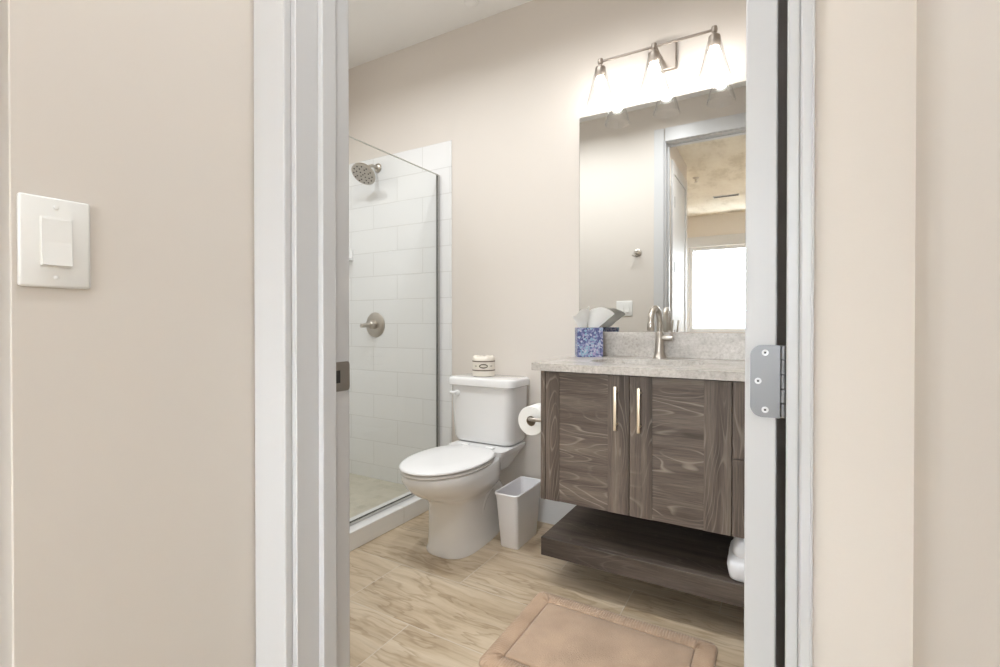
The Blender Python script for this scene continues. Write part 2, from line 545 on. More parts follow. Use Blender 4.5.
def stone_mat():
    m, nt, b = new_mat('speckled_beige_quartz')
    g = nt.nodes.new('ShaderNodeNewGeometry')
    P = g.outputs['Position']
    n1 = nt.nodes.new('ShaderNodeTexNoise'); n1.inputs['Scale'].default_value = 85; n1.inputs['Detail'].default_value = 5; n1.inputs['Roughness'].default_value = 0.75
    nt.links.new(P, n1.inputs['Vector'])
    n2 = nt.nodes.new('ShaderNodeTexNoise'); n2.inputs['Scale'].default_value = 9; n2.inputs['Detail'].default_value = 6
    nt.links.new(mapping(nt, P, scale=(1, 1, 2.2)), n2.inputs['Vector'])
    vo = nt.nodes.new('ShaderNodeTexVoronoi'); vo.inputs['Scale'].default_value = 210
    nt.links.new(P, vo.inputs['Vector'])
    r1 = ramp(nt, [(0.30, (0.36, 0.33, 0.295)), (0.44, (0.49, 0.46, 0.425)), (0.58, (0.57, 0.54, 0.505)), (0.75, (0.66, 0.635, 0.605))])
    nt.links.new(n1.outputs['Fac'], r1.inputs['Fac'])
    r2 = ramp(nt, [(0.35, (0.80, 0.78, 0.76)), (0.65, (1.08, 1.07, 1.06))])
    nt.links.new(n2.outputs['Fac'], r2.inputs['Fac'])
    mx = nt.nodes.new('ShaderNodeMix'); mx.data_type = 'RGBA'; mx.blend_type = 'MULTIPLY'; mx.inputs['Factor'].default_value = 0.8
    nt.links.new(r1.outputs['Color'], mx.inputs['A']); nt.links.new(r2.outputs['Color'], mx.inputs['B'])
    r3 = ramp(nt, [(0.0, (0.75, 0.73, 0.70)), (0.25, (1, 1, 1)), (1, (1, 1, 1))])
    nt.links.new(vo.outputs['Distance'], r3.inputs['Fac'])
    mx2 = nt.nodes.new('ShaderNodeMix'); mx2.data_type = 'RGBA'; mx2.blend_type = 'MULTIPLY'; mx2.inputs['Factor'].default_value = 0.5
    nt.links.new(mx.outputs['Result'], mx2.inputs['A']); nt.links.new(r3.outputs['Color'], mx2.inputs['B'])
    nt.links.new(mx2.outputs['Result'], b.inputs['Base Color'])
    b.inputs['Roughness'].default_value = 0.25
    return m
M['stone'] = stone_mat()

def mat_mat(name, ribs):
    m, nt, b = new_mat(name)
    col = (0.47, 0.335, 0.235)
    g = nt.nodes.new('ShaderNodeNewGeometry')
    n1 = nt.nodes.new('ShaderNodeTexNoise'); n1.inputs['Scale'].default_value = 9; n1.inputs['Detail'].default_value = 5
    nt.links.new(g.outputs['Position'], n1.inputs['Vector'])
    r = ramp(nt, [(0.35, tuple(c * 0.86 for c in col)), (0.68, tuple(c * 1.10 for c in col))])
    nt.links.new(n1.outputs['Fac'], r.inputs['Fac'])
    nt.links.new(r.outputs['Color'], b.inputs['Base Color'])
    b.inputs['Roughness'].default_value = 0.95
    b.inputs['Specular IOR Level'].default_value = 0.1
    b.inputs['Sheen Weight'].default_value = 0.35
    n2 = nt.nodes.new('ShaderNodeTexNoise'); n2.inputs['Scale'].default_value = 260; n2.inputs['Detail'].default_value = 3
    nt.links.new(g.outputs['Position'], n2.inputs['Vector'])
    bump(nt, b, n2.outputs['Fac'], 0.6, 0.003)
    return m
M['mat_pile'] = mat_mat('tan_plush_pile', False)

def tissue_box_mat():
    m, nt, b = new_mat('blue_floral_print')
    co = coords(nt)
    vo = nt.nodes.new('ShaderNodeTexVoronoi'); vo.inputs['Scale'].default_value = 120
    nt.links.new(co, vo.inputs['Vector'])
    nz = nt.nodes.new('ShaderNodeTexNoise'); nz.inputs['Scale'].default_value = 30; nz.inputs['Detail'].default_value = 4
    nt.links.new(co, nz.inputs['Vector'])
    bw = nt.nodes.new('ShaderNodeSeparateColor'); nt.links.new(vo.outputs['Color'], bw.inputs[0])
    ad = nt.nodes.new('ShaderNodeMath'); ad.operation = 'ADD'
    sc = nt.nodes.new('ShaderNodeMath'); sc.operation = 'MULTIPLY_ADD'; sc.inputs[1].default_value = 1.6; sc.inputs[2].default_value = -0.8
    nt.links.new(nz.outputs['Fac'], sc.inputs[0])
    nt.links.new(bw.outputs[0], ad.inputs[0]); nt.links.new(sc.outputs[0], ad.inputs[1])
    r = ramp(nt, [(0.15, (0.07, 0.08, 0.20)), (0.35, (0.15, 0.17, 0.32)), (0.5, (0.24, 0.26, 0.40)), (0.68, (0.46, 0.45, 0.54)), (0.85, (0.17, 0.36, 0.46)), (1.0, (0.32, 0.26, 0.42))])
    nt.links.new(ad.outputs[0], r.inputs['Fac'])
    nt.links.new(r.outputs['Color'], b.inputs['Base Color'])
    b.inputs['Roughness'].default_value = 0.45
    return m
M['floral'] = tissue_box_mat()

# ------------------------------------------------------------------ room constants
CEIL = 2.743
YB = 2.30            # back wall face
YH, YI = 0.576, 0.700  # hall and bath faces of the doorway wall
XS = -0.87           # hall left wall face
XR = 0.108           # right wall face
XSH = -2.62          # shower end wall face
YF = -3.60           # window wall face
DJL, DJR, DHEAD = -0.764, 0.019, 2.440  # clear door opening

# ------------------------------------------------------------------ structure
bm = nb(); box(bm, -3.1, 2.1, YF - 0.12, YB + 0.1, -0.06, 0.0)
struct('floor', bm, M['floor'], 'beige veined stone-look tile floor laid in running bond', 'floor')
bm = nb(); box(bm, XSH - 0.1, XR + 0.1, YH, YB + 0.1, CEIL, CEIL + 0.08)
struct('ceiling', bm, M['ceiling'], 'flat off-white bathroom ceiling', 'ceiling')
bm = nb(); box(bm, -3.1, 2.1, YF - 0.12, YH, CEIL, CEIL + 0.08)
struct('ceiling_hall', bm, M['ceiling_rough'], 'rough textured beige ceiling of the hallway and far room', 'ceiling')
bm = nb(); box(bm, XSH - 0.1, XR + 0.1, YB, YB + 0.1, 0, CEIL)
struct('wall_back', bm, M['paint'], 'cream bathroom wall behind toilet and vanity', 'wall')
bm = nb()
box(bm, XSH - 0.1, DJL - 0.020, YH, YI, 0, CEIL)
box(bm, DJR + 0.0105, XR + 0.1, YH, YI, 0, CEIL)
box(bm, DJL - 0.020, DJR + 0.016, YH, YI, DHEAD + 0.02, CEIL)
struct('wall_front', bm, M['paint'], 'beige wall holding the bathroom doorway', 'wall')
XS2 = XS
bm = nb()
box(bm, XS - 0.13, XS, 0.225, YH, 0, CEIL, 0.0015, 1, only=lambda e: vert_edge(e) and e.verts[0].co.y < 0.3 and e.verts[0].co.x > XS - 0.01)
box(bm, XS - 0.13, XS, -0.94, -0.05, 0, CEIL)
box(bm, -1.75, -1.65, -0.05, 0.225, 0, CEIL)  # unseen side alcove, put in so the strip at the wall end stays shaded
box(bm, -1.75, XS - 0.13, 0.225, 0.325, 0, CEIL)
box(bm, -1.75, XS - 0.13, -0.15, -0.05, 0, CEIL)
box(bm, XS - 0.13, XS, -0.05, 0.225, 2.30, CEIL)
struct('wall_left', bm, M['paint'], 'beige hallway wall with the light switch, left of the doorway', 'wall')
bm = nb()
box(bm, XR, XR + 0.1, -0.94, YH, 0, CEIL)
box(bm, XR, XR + 0.1, YI, YB, 0, CEIL)
struct('wall_right', bm, M['paint'], 'beige wall at the right edge of the view', 'wall')
bm = nb(); box(bm, XSH - 0.1, XSH, YI, YB, 0, CEIL)
struct('wall_shower', bm, M['paint'], 'end wall of the shower', 'wall')
WX0, WX1, WZ0, WZ1 = -1.25, 1.35, 0.91, 2.25
bm = nb()
box(bm, -3.1, WX0, YF - 0.12, YF, 0, CEIL)
box(bm, WX1, 2.1, YF - 0.12, YF, 0, CEIL)
box(bm, WX0, WX1, YF - 0.12, YF, WZ1, CEIL)
box(bm, WX0, WX1, YF - 0.12, YF, 0, WZ0)
struct('wall_window', bm, M['paint'], 'beige far wall with the big window seen in the mirror', 'wall')
bm = nb()
box(bm, -3.1, -3.0, YF, -0.84, 0, CEIL)
box(bm, -3.0, XS2 - 0.10, -0.94, -0.84, 0, CEIL)
box(bm, 2.0, 2.1, YF, -0.84, 0, CEIL)
box(bm, XR + 0.10, 2.0, -0.94, -0.84, 0, CEIL)
struct('wall_living', bm, M['paint'], 'beige side walls of the room behind the hallway', 'wall')

# shower tile fields (set on the walls)
bm = nb()
box(bm, XSH, -1.655, YB - 0.008, YB, 0, 2.105, 0.002, 1)
t_back = struct('trim_1', bm, M['tile_back'], 'white subway tile field on the back shower wall', 'tile', loc=(0, 0, 0))
bm = nb()
box(bm, XSH, XSH + 0.008, YI, YB - 0.008, 0, 2.105)
struct('trim_2', bm, M['tile_side'], 'white subway tile field on the shower end wall', 'tile', loc=(0, 0, 0))
# shower floor and curb
CX0, CX1, CH = -1.815, -1.682, 0.087
bm = nb(); box(bm, XSH + 0.008, CX0, YI, YB - 0.008, 0, 0.035)
struct('trim_3', bm, M['mosaic'], 'beige mosaic shower floor', 'shower floor')
bm = nb(); box(bm, CX0, CX1, YI, YB - 0.008, 0, CH, 0.004, 2)
struct('trim_4', bm, M['curb'], 'white tiled shower curb', 'curb')
# baseboard along the back wall
bm = nb(); box(bm, -1.655, XR, YB - 0.014, YB, 0, 0.125, 0.004, 2, only=lambda e: e.verts[0].co.z > 0.1 and e.verts[1].co.z > 0.1)
struct('baseboard_back', bm, M['trim'], 'white baseboard behind toilet and bin', 'baseboard')
bm = nb(); box(bm, CX1, DJL - 0.11, YI, YI + 0.014, 0, 0.125, 0.004, 2)
struct('baseboard_front', bm, M['trim'], 'white baseboard on the bathroom side of the doorway wall', 'baseboard')
bm = nb(); box(bm, XS2, XS2 + 0.014, -0.94, -0.875, 0, 0.125, 0.003, 2)
box(bm, XS, XS + 0.014, 0.225, YH, 0, 0.125, 0.003, 2)
struct('baseboard_left', bm, M['trim'], 'white baseboard along the left hallway wall', 'baseboard')
bm = nb(); box(bm, XR - 0.014, XR, -0.94, YH, 0, 0.125, 0.003, 2)
struct('baseboard_right', bm, M['trim'], 'white baseboard along the right hallway wall', 'baseboard')

# bathroom door frame: jambs, stops, casings
bm = nb()
J0, J1 = YH, YI
box(bm, DJL - 0.020, DJL, J0, J1, 0, DHEAD, 0.0015, 1)
box(bm, DJR, DJR + 0.0105, J0, J1, 0, DHEAD, 0.001, 1)
box(bm, DJL - 0.020, DJR + 0.016, J0, J1, DHEAD, DHEAD + 0.02)
frame = struct('trim_5', bm, M['trim'], 'white painted jamb of the bathroom doorway', 'door frame', loc=(DJL, YH, 0))
bm = nb()
box(bm, DJL, DJL + 0.0145, 0.624, 0.656, 0, DHEAD, 0.002, 2)
box(bm, DJR - 0.012, DJR, 0.624, 0.656, 0, DHEAD, 0.002, 2)
box(bm, DJL + 0.0145, DJR - 0.012, 0.624, 0.656, DHEAD - 0.0145, DHEAD)
link('door_stop', bm, M['trim'], frame)
HC = 2.55
bm = nb(); box(bm, -0.866, DJL - 0.011, 0.560, YH, 0, HC, 0.003, 2)
link('casing', bm, M['trim'], frame)
bm = nb(); box(bm, DJR + 0.0085, DJR + 0.0105, 0.566, YH, 0, HC, 0.0008, 1)
link('casing_edge', bm, M['trim'], frame)
bm = nb(); box(bm, DJL - 0.011, DJR + 0.004, 0.560, YH, DHEAD + 0.006, HC, 0.003, 2)
link('head_casing', bm, M['trim'], frame)
bm = nb(); box(bm, -0.853, DJL - 0.014, YI, YI + 0.016, 0, HC, 0.003, 2)
link('casing', bm, M['trim'], frame)
bm = nb(); box(bm, DJL - 0.006, XR, YI, YI + 0.016, DHEAD + 0.006, HC, 0.003, 2)
link('head_casing', bm, M['trim'], frame)
# strike plate on the latch side
bm = nb()
t = nb()
loft(t, [rrect(0.6585, 0.7005, 0.900, 0.959, 0.006, z) for z in (0.0, 0.002)])
merge(bm, t, Matrix(((0, 0, 1, DJL), (1, 0, 0, 0), (0, 1, 0, 0), (0, 0, 0, 1))))
tube(bm, [(DJL + 0.0005, 0.6995, 0.907), (DJL + 0.0005, 0.6995, 0.952)], 0.002, 8)
strike = link('strike_plate', bm, M['bronze'], frame, smooth=40)
bm = nb(); box(bm, DJL + 0.0005, DJL + 0.0024, 0.661, 0.676, 0.917, 0.942)
link('latch_hole', bm, M['dark'], strike)

# open bathroom door: we see its hinge edge
bm = nb(); box(bm, -0.039, -0.003, 0.704, 1.470, 0.012, 2.43, 0.0015, 1)
bm.transform(Matrix.Translation((-0.003, 0.704, 0)) @ Matrix.Rotation(radians(-3.6), 4, 'Z') @ Matrix.Translation((0.003, -0.704, 0)))
door = struct('door_1', bm, M['door'], 'white bathroom door standing open, hinge edge towards the hallway', 'door', loc=(-0.02, 1.087, 0.012))
def hinge_leaf(parent, zc, h):
    bm = nb()
    # leaf on the door edge, rounded towards the room
    r = 0.014
    pts = [Vector((0.001, 0.0, zc - h / 2)), Vector((0.001, 0, zc + h / 2))]
    for cx, cz, a0 in ((-0.0325 + r, zc + h / 2 - r, pi / 2), (-0.0325 + r, zc - h / 2 + r, pi)):
        for i in range(9):
            a = a0 + pi / 2 * i / 8
            pts.append(Vector((cx + r * cos(a), 0, cz + r * sin(a))))
    loft(bm, [[p + Vector((0, y, 0)) for p in pts] for y in (0.7042, 0.7018)])
    leaf = link('hinge_leaf', bm, M['steel'], parent, smooth=30)
    for dx, dz in ((-0.0155, 0.0365), (-0.0235, 0.0), (-0.0155, -0.0365)):
        bm = nb()
        lathe(bm, [(0.0040, 0.0), (0.0040, 0.0006), (0.0032, 0.0008), (0.0016, 0.0003)], (dx, 0.7019, zc + dz), (0, -1, 0), 20)
        s = link('screw', bm, M['screw'], leaf, smooth=50)
        bm = nb(); box(bm, dx - 0.0013, dx + 0.0013, 0.7012, 0.7018, zc + dz - 0.0013, zc + dz + 0.0013)
        link('screw_recess', bm, M['dark'], leaf)
    bm = nb()
    for k in range(5):
        z0 = zc - h / 2 + k * h / 5
        lathe(bm, [(0.0050, 0.0004), (0.0056, 0.001), (0.0056, h / 5 - 0.001), (0.0050, h / 5 - 0.0004)], (0.0045, 0.7085, z0), (0, 0, 1), 16)
    link('hinge_barrel', bm, M['steel'], leaf, smooth=40)
hinge_leaf(door, 0.962, 0.092)

# hallway closet door, seen only in the mirror
bm = nb(); box(bm, XS2 + 0.001, XS2 + 0.006, -0.777, -0.155, 0.01, DHEAD)
d2 = struct('door_2', bm, M['door'], 'white hallway door seen in the mirror, in the left hallway wall', 'door')
bm = nb()
box(bm, XS2, XS2 + 0.016, -0.872, -0.780, 0, HC, 0.002, 1)
box(bm, XS2, XS2 + 0.016, -0.152, -0.060, 0, HC, 0.002, 1)
box(bm, XS2, XS2 + 0.016, -0.780, -0.152, DHEAD + 0.004, HC, 0.002, 1)
struct('trim_6', bm, M['trim'], 'white casing round the hallway door in the mirror', 'casing')
for z in (2.18, 1.57, 0.93, 0.27):
    bm = nb()
    box(bm, XS2 + 0.006, XS2 + 0.008, -0.20, -0.160, z - 0.05, z + 0.05)
    lathe(bm, [(0.007, 0), (0.007, 0.10)], (XS2 + 0.013, -0.156, z - 0.05), (0, 0, 1), 12)
    link('hinge', bm, M['steel'], d2)

# window in the far room, seen in the mirror
bm = nb()
def rect_frame(bm, x0, x1, y0, y1, z0, z1, w):
    box(bm, x0, x0 + w, y0, y1, z0, z1)
    box(bm, x1 - w, x1, y0, y1, z0, z1)
    box(bm, x0 + w, x1 - w, y0, y1, z1 - w, z1)
    box(bm, x0 + w, x1 - w, y0, y1, z0, z0 + w)
rect_frame(bm, WX0, WX1, YF - 0.09, YF - 0.03, WZ0, WZ1, 0.05)
box(bm, -0.2, -0.14, YF - 0.085, YF - 0.035, WZ0 + 0.05, WZ1 - 0.05)
w1 = struct('window_1', bm, M['trim'], 'big white framed window seen in the mirror', 'window')
bm = nb(); box(bm, WX0 + 0.05, WX1 - 0.05, YF - 0.066, YF - 0.060, WZ0 + 0.05, WZ1 - 0.05)
link('pane', bm, M['pane'], w1)
bm = nb()
box(bm, WX0 - 0.09, WX0, YF, YF + 0.018, 0, WZ1, 0.002, 1)
box(bm, WX1, WX1 + 0.09, YF, YF + 0.018, 0, WZ1, 0.002, 1)
box(bm, WX0 - 0.09, WX1 + 0.09, YF, YF + 0.022, WZ1, WZ1 + 0.16, 0.002, 1)
link('window_casing', bm, M['trim'], w1)

# ------------------------------------------------------------------ outside: pale hillside
bm = nb()
nx, ny = 60, 24
grid = []
for j in range(ny + 1):
    row = []
    for i in range(nx + 1):
        x = -60 + 120 * i / nx
        y = YF - 3 - 70 * j / ny
        d = j / ny
        z = -2.5 + 6.0 * d * d + 1.2 * noise.noise(Vector((x * 0.07, y * 0.07, 0))) + 0.4 * noise.noise(Vector((x * 0.3, y * 0.3, 3)))
        row.append(bm.verts.new((x, y, z)))
    grid.append(row)
for j in range(ny):
    for i in range(nx):
        bm.faces.new((grid[j][i], grid[j][i + 1], grid[j + 1][i + 1], grid[j + 1][i]))
struct('ground', bm, M['snow'], 'pale hillside outside the window in the mirror', 'hill', smooth=60)

# ------------------------------------------------------------------ unseen ceiling lights; all but the shower's added as fill
def downlight(x, y, watts, label, r=0.075, col=CAN_COLOR):
    th = thing('unseen_ceiling_light', label, 'ceiling light', (x, y, CEIL))
    bm = nb(); lathe(bm, [(r + 0.018, 0), (r + 0.018, -0.004), (r + 0.012, -0.007), (r, -0.004), (r, 0)], (x, y, CEIL), (0, 0, 1), 40, False, False)
    link('trim_ring', bm, M['trim'], th, smooth=40)
    bm = nb(); lathe(bm, [(r, -0.0005), (r, -0.003)], (x, y, CEIL), (0, 0, 1), 40)
    link('diffuser', bm, M['diffuser'], th)
    l = bpy.data.lights.new('unseen_ceiling_lamp', 'AREA')
    l.shape = 'DISK'; l.size = 2 * r * 0.95
    l.energy = watts; l.color = col
    l.spread = radians(155)
    lo = bpy.data.objects.new('unseen_ceiling_lamp', l)
    COL.objects.link(lo)
    lo.location = (0, 0, -0.010)
    lo.parent = th
    return th
downlight(-0.38, 0.18, HALL_W, 'unseen recessed light added in the hallway ceiling')  # added lamp, lifts the hallway side walls
downlight(-0.75, 1.32, BATH_W, 'unseen recessed light added in the ceiling over the bath mat')  # added lamp, fills the lower part of the bathroom
downlight(-1.45, 1.32, BATH_W, 'unseen recessed light added in the ceiling in front of the toilet')  # second added lamp, front light for toilet and bin
downlight(-2.15, 1.35, SHOWER_W, 'round recessed light in the ceiling over the shower')
downlight(-1.6, -2.3, ROOM_W, 'unseen recessed light added in the far room ceiling, left side')  # added pair of lamps, brightens the far room in the mirror
downlight(0.9, -2.3, ROOM_W, 'unseen recessed light added in the far room ceiling, right side')

# sprinkler plates
bm = nb(); lathe(bm, [(0.038, 0), (0.038, -0.004), (0.030, -0.012), (0.010, -0.014)], (-1.42, 2.150, CEIL), (0, 0, 1), 32)
tag(link('sprinkler_cover', bm, M['ceiling'], smooth=40), 'small round white sprinkler cover on the bathroom ceiling', 'sprinkler')
bm = nb()
lathe(bm, [(0.035, 0), (0.035, -0.006), (0.012, -0.02), (0.009, -0.045), (0.02, -0.048), (0.02, -0.052)], (-0.85, 4.6 - 6.04, CEIL), (0, 0, 1), 24)
tag(link('fire_sprinkler', bm, M['nickel'], smooth=40), 'metal sprinkler head on the far ceiling seen in the mirror', 'sprinkler')
bm = nb(); box(bm, -0.78, -0.46, 4.6 - 7.12, 4.6 - 7.04, CEIL - 0.008, CEIL, 0.002, 1)
vent = tag(link('ceiling_vent', bm, M['trim']), 'slim ceiling air vent seen in the mirror', 'vent')
bm = nb()
for k in range(3):
    box(bm, -0.77, -0.47, 4.6 - 7.110 + k * 0.022, 4.6 - 7.098 + k * 0.022, CEIL - 0.010, CEIL - 0.008)
link('slot', bm, M['dark'], vent)

# ------------------------------------------------------------------ hallway switch
def switch_plate(name, label, x0, x1, z0, z1, face, n, normal, screws=True):
    """face: 'x+' plate on a wall facing +X (coordinates are Y), 'y+' facing +Y (coordinates are X)."""
    def P(u, d, z):
        return (face[1] + d, u, z) if face[0] == 'x' else (u, face[1] + d, z)
    def bx(bm, u0, u1, d0, d1, za, zb, bev=0, seg=2):
        a = P(u0, d0, za); b_ = P(u1, d1, zb)
        box(bm, min(a[0], b_[0]), max(a[0], b_[0]), min(a[1], b_[1]), max(a[1], b_[1]), za, zb, bev, seg)
    uc, zc = (x0 + x1) / 2, (z0 + z1) / 2
    th = thing(name, label, 'light switch', P(uc, 0, zc))
    bm = nb(); bx(bm, x0, x1, 0, 0.0065, z0, z1, 0.004, 3)
    plate = link('wall_plate', bm, M['plastic'], th, smooth=40)
    for k in range(n):
        c = uc + (k - (n - 1) / 2) * 0.046
        bm = nb(); bx(bm, c - 0.0175, c + 0.0175, 0.0066, 0.0078, zc - 0.0345, zc + 0.0345, 0.0008, 1)
        fr_ = link('rocker_frame', bm, M['plastic'], th, smooth=40)
        bm = nb()
        # rocker pressed at its top: wedge standing proud below
        a = [P(c - 0.016, 0.0076, zc - 0.0325), P(c + 0.016, 0.0076, zc - 0.0325), P(c + 0.016, 0.0125, zc - 0.0315), P(c - 0.016, 0.0125, zc - 0.0315)]
        b2 = [P(c - 0.016, 0.0076, zc), P(c + 0.016, 0.0076, zc), P(c + 0.016, 0.0095, zc), P(c - 0.016, 0.0095, zc)]
        c2 = [P(c - 0.016, 0.0076, zc + 0.0325), P(c + 0.016, 0.0076, zc + 0.0325), P(c + 0.016, 0.0088, zc + 0.0320), P(c - 0.016, 0.0088, zc + 0.0320)]
        loft(bm, [a, b2, c2])
        link('rocker', bm, M['plastic'], th)
        for dz in (0.0484, -0.0484):
            bm = nb(); lathe(bm, [(0.0032, 0.006), (0.0032, 0.0072), (0.002, 0.0076)], P(c, 0, zc + dz), normal, 16)
            link('screw', bm, M['plastic'], th, smooth=40)
    return th
switch_plate('light_switch', 'large white rocker switch plate on the beige hallway wall left of the doorway', 0.231, 0.3085, 1.085, 1.209, ('x', XS), 1, (1, 0, 0))
switch_plate('light_switch', 'white double rocker switch reflected in the mirror beside the door casing', -1.152, -1.021, 1.10, 1.223, ('y', YI), 2, (0, 1, 0))

# robe hook on the doorway wall, seen in the mirror
hk = thing('robe_hook', 'round nickel robe hook reflected in the mirror', 'hook', (-0.982, YI, 1.604))
bm = nb(); lathe(bm, [(0.030, 0), (0.030, 0.006), (0.022, 0.011), (0.010, 0.013)], (-0.982, YI, 1.604), (0, 1, 0), 28)
link('backplate', bm, M['nickel'], hk, smooth=40)
bm = nb()
tube(bm, [(-0.982, YI + 0.010, 1.604), (-0.982, YI + 0.035, 1.600), (-0.982, YI + 0.050, 1.588), (-0.982, YI + 0.058, 1.600)], [0.008, 0.007, 0.007, 0.008], 12)
tube(bm, [(-0.982, YI + 0.02, 1.600), (-1.0, YI + 0.035, 1.575), (-1.012, YI + 0.05, 1.580)], [0.006, 0.006, 0.007], 12)
link('hook', bm, M['nickel'], hk, smooth=60)

# ------------------------------------------------------------------ mirror
MX0, MX1, MZ0, MZ1 = -0.868, 0.090, 0.998, 2.064
mr = thing('wall_mirror', 'large frameless mirror above the vanity backsplash', 'mirror', ((MX0 + MX1) / 2, YB, MZ0))
bm = nb(); box(bm, MX0, MX1, YB - 0.0055, YB - 0.0005, MZ0, MZ1)
link('mirror_glass', bm, M['mirror'], mr)
bm = nb()
box(bm, MX0 - 0.0012, MX0, YB - 0.006, YB - 0.0005, MZ0, MZ1)
box(bm, MX0, MX1, YB - 0.006, YB - 0.0005, MZ1, MZ1 + 0.0012)
link('polished_edge', bm, M['chrome'], mr)

# ------------------------------------------------------------------ vanity
VX0, VX1, VYF = -0.818, 0.098, 1.735
VZ0, VZ1 = 0.342, 0.851
van = thing('vanity_cabinet', 'dark grey-brown wood floating vanity cabinet under the stone counter', 'cabinet', ((VX0 + VX1) / 2, (VYF + YB) / 2, VZ0))
bm = nb()
box(bm, VX0, VX0 + 0.018, VYF, YB - 0.001, VZ0, VZ1)
box(bm, VX1 - 0.018, VX1, VYF + 0.02, YB - 0.001, VZ0, VZ1)
box(bm, VX0 + 0.018, VX1 - 0.018, VYF + 0.022, YB - 0.001, VZ0, VZ0 + 0.018)
box(bm, VX0 + 0.018, VX1 - 0.018, YB - 0.012, YB - 0.001, VZ0 + 0.018, VZ1)
box(bm, -0.141, -0.123, VYF + 0.022, YB - 0.012, VZ0 + 0.018, VZ1)
box(bm, VX0 + 0.018, VX1 - 0.018, VYF + 0.022, VYF + 0.04, VZ1 - 0.03, VZ1)
link('body', bm, M['wood_v'], van)
DZ0, DZ1 = 0.343, 0.847
def vanity_door(x0, x1, sl, sr, hx, mats):
    bm = nb()
    box(bm, x0, x0 + sl, VYF, VYF + 0.019, DZ0, DZ1, 0.0008, 1)
    box(bm, x1 - sr, x1, VYF, VYF + 0.019, DZ0, DZ1, 0.0008, 1)
    d = link('door', bm, mats[0], van)
    bm = nb(); box(bm, x0 + sl, x1 - sr, VYF + 0.0025, VYF + 0.018, DZ0 + 0.0005, DZ1 - 0.0005)
    link('door_panel', bm, mats[1], d)
    bm = nb()
    z0, z1 = 0.651, 0.810
    box(bm, hx - 0.005, hx + 0.005, VYF - 0.034, VYF - 0.025, z0, z1, 0.0015, 2)
    for z in (z0 + 0.02, z1 - 0.02):
        lathe(bm, [(0.0042, 0), (0.0042, 0.027)], (hx, VYF, z), (0, -1, 0), 12)
    link('handle', bm, M['pull'], d, smooth=35)
    return d
vanity_door(VX0 + 0.0205, -0.4685, 0.058, 0.078, -0.511, (M['wood_v'], M['wood_h']))
vanity_door(-0.4655, -0.1335, 0.079, 0.084, -0.427, (M['wood_v2'], M['wood_h2']))
for z0, z1 in ((0.343, 0.5945), (0.5975, 0.847)):
    bm = nb(); box(bm, -0.1300, VX1 - 0.001, VYF, VYF + 0.019, z0, z1, 0.0008, 1)
    dr = link('drawer', bm, M['wood_v2'], van)
    bm = nb()
    zc = (z0 + z1) / 2
    box(bm, -0.005, 0.070, VYF - 0.034, VYF - 0.025, zc - 0.005, zc + 0.005, 0.0015, 2)
    for x in (0.012, 0.053):
        lathe(bm, [(0.0042, 0), (0.0042, 0.027)], (x, VYF, zc), (0, -1, 0), 12)
    link('handle', bm, M['pull'], dr, smooth=35)

# countertop with the sink opening
CTX0, CTX1, CTY0, CTZ0, CTZ1 = -0.846, 0.106, 1.708, 0.853, 0.882
SXC, SYC, SRX, SRY = -0.467, 1.985, 0.215, 0.150
ct = thing('stone_countertop', 'speckled beige stone countertop on the dark vanity', 'countertop', ((CTX0 + CTX1) / 2, 2.0, CTZ0))
bm = nb()
n = 64
hole = []
for i in range(n):
    a = 2 * pi * i / n
    c, s = cos(a), sin(a)
    hole.append((SXC + SRX * math.copysign(abs(c) ** 0.6, c), SYC + SRY * math.copysign(abs(s) ** 0.6, s)))
# outer loop sampled by the same angles
outer = []
for i in range(n):
    a = 2 * pi * i / n
    c, s = cos(a), sin(a)
    tx = ((CTX1 if c > 0 else CTX0) - SXC) / c if abs(c) > 1e-6 else 1e9
    ty = ((YB - 0.001 if s > 0 else CTY0) - SYC) / s if abs(s) > 1e-6 else 1e9
    t_ = min(tx, ty)
    outer.append((SXC + c * t_, SYC + s * t_))
for cx, cy in ((CTX0, CTY0), (CTX1, CTY0), (CTX0, YB - 0.001), (CTX1, YB - 0.001)):
    k = min(range(n), key=lambda i: (outer[i][0] - cx) ** 2 + (outer[i][1] - cy) ** 2)
    outer[k] = (cx, cy)
rings = [[Vector((x, y, CTZ0)) for x, y in hole], [Vector((x, y, CTZ0)) for x, y in outer],
         [Vector((x, y, CTZ1)) for x, y in outer], [Vector((x, y, CTZ1)) for x, y in hole], [Vector((x, y, CTZ0)) for x, y in hole]]
loft(bm, rings, False, False)
bmesh.ops.remove_doubles(bm, verts=bm.verts[:], dist=1e-5)
link('counter_slab', bm, M['stone'], ct)
bm = nb(); box(bm, -0.846, CTX1, YB - 0.021, YB - 0.0065, CTZ1, 0.9965, 0.0015, 1)
tag(link('stone_backsplash', bm, M['stone']), 'speckled stone backsplash strip along the wall under the mirror', 'backsplash')
# undermount basin
bs = thing('sink_basin', 'white undermount sink basin set in the stone countertop', 'sink', (SXC, SYC, 0.71))
bm = nb()
rings = []
for k_, z in ((1.03, 0.8525), (0.99, 0.8525), (0.97, 0.82), (0.93, 0.77), (0.82, 0.735), (0.45, 0.722), (0.12, 0.720)):
    rings.append([Vector((SXC + (x - SXC) * k_, SYC + (y - SYC) * k_, z)) for x, y in hole])
for k_, z in ((0.12, 0.712), (0.5, 0.714), (0.86, 0.728), (0.97, 0.765), (1.0, 0.82), (1.03, 0.8510)):
    rings.append([Vector((SXC + (x - SXC) * k_, SYC + (y - SYC) * k_, z)) for x, y in hole])
loft(bm, rings, False, False)
link('basin', bm, M['porcelain'], bs, smooth=60)
bm = nb(); lathe(bm, [(0.024, 0.7195), (0.024, 0.7225), (0.016, 0.7225), (0.012, 0.7205), (0.004, 0.7205)], (SXC, SYC, 0), (0, 0, 1), 24)
link('drain', bm, M['nickel'], bs, smooth=40)

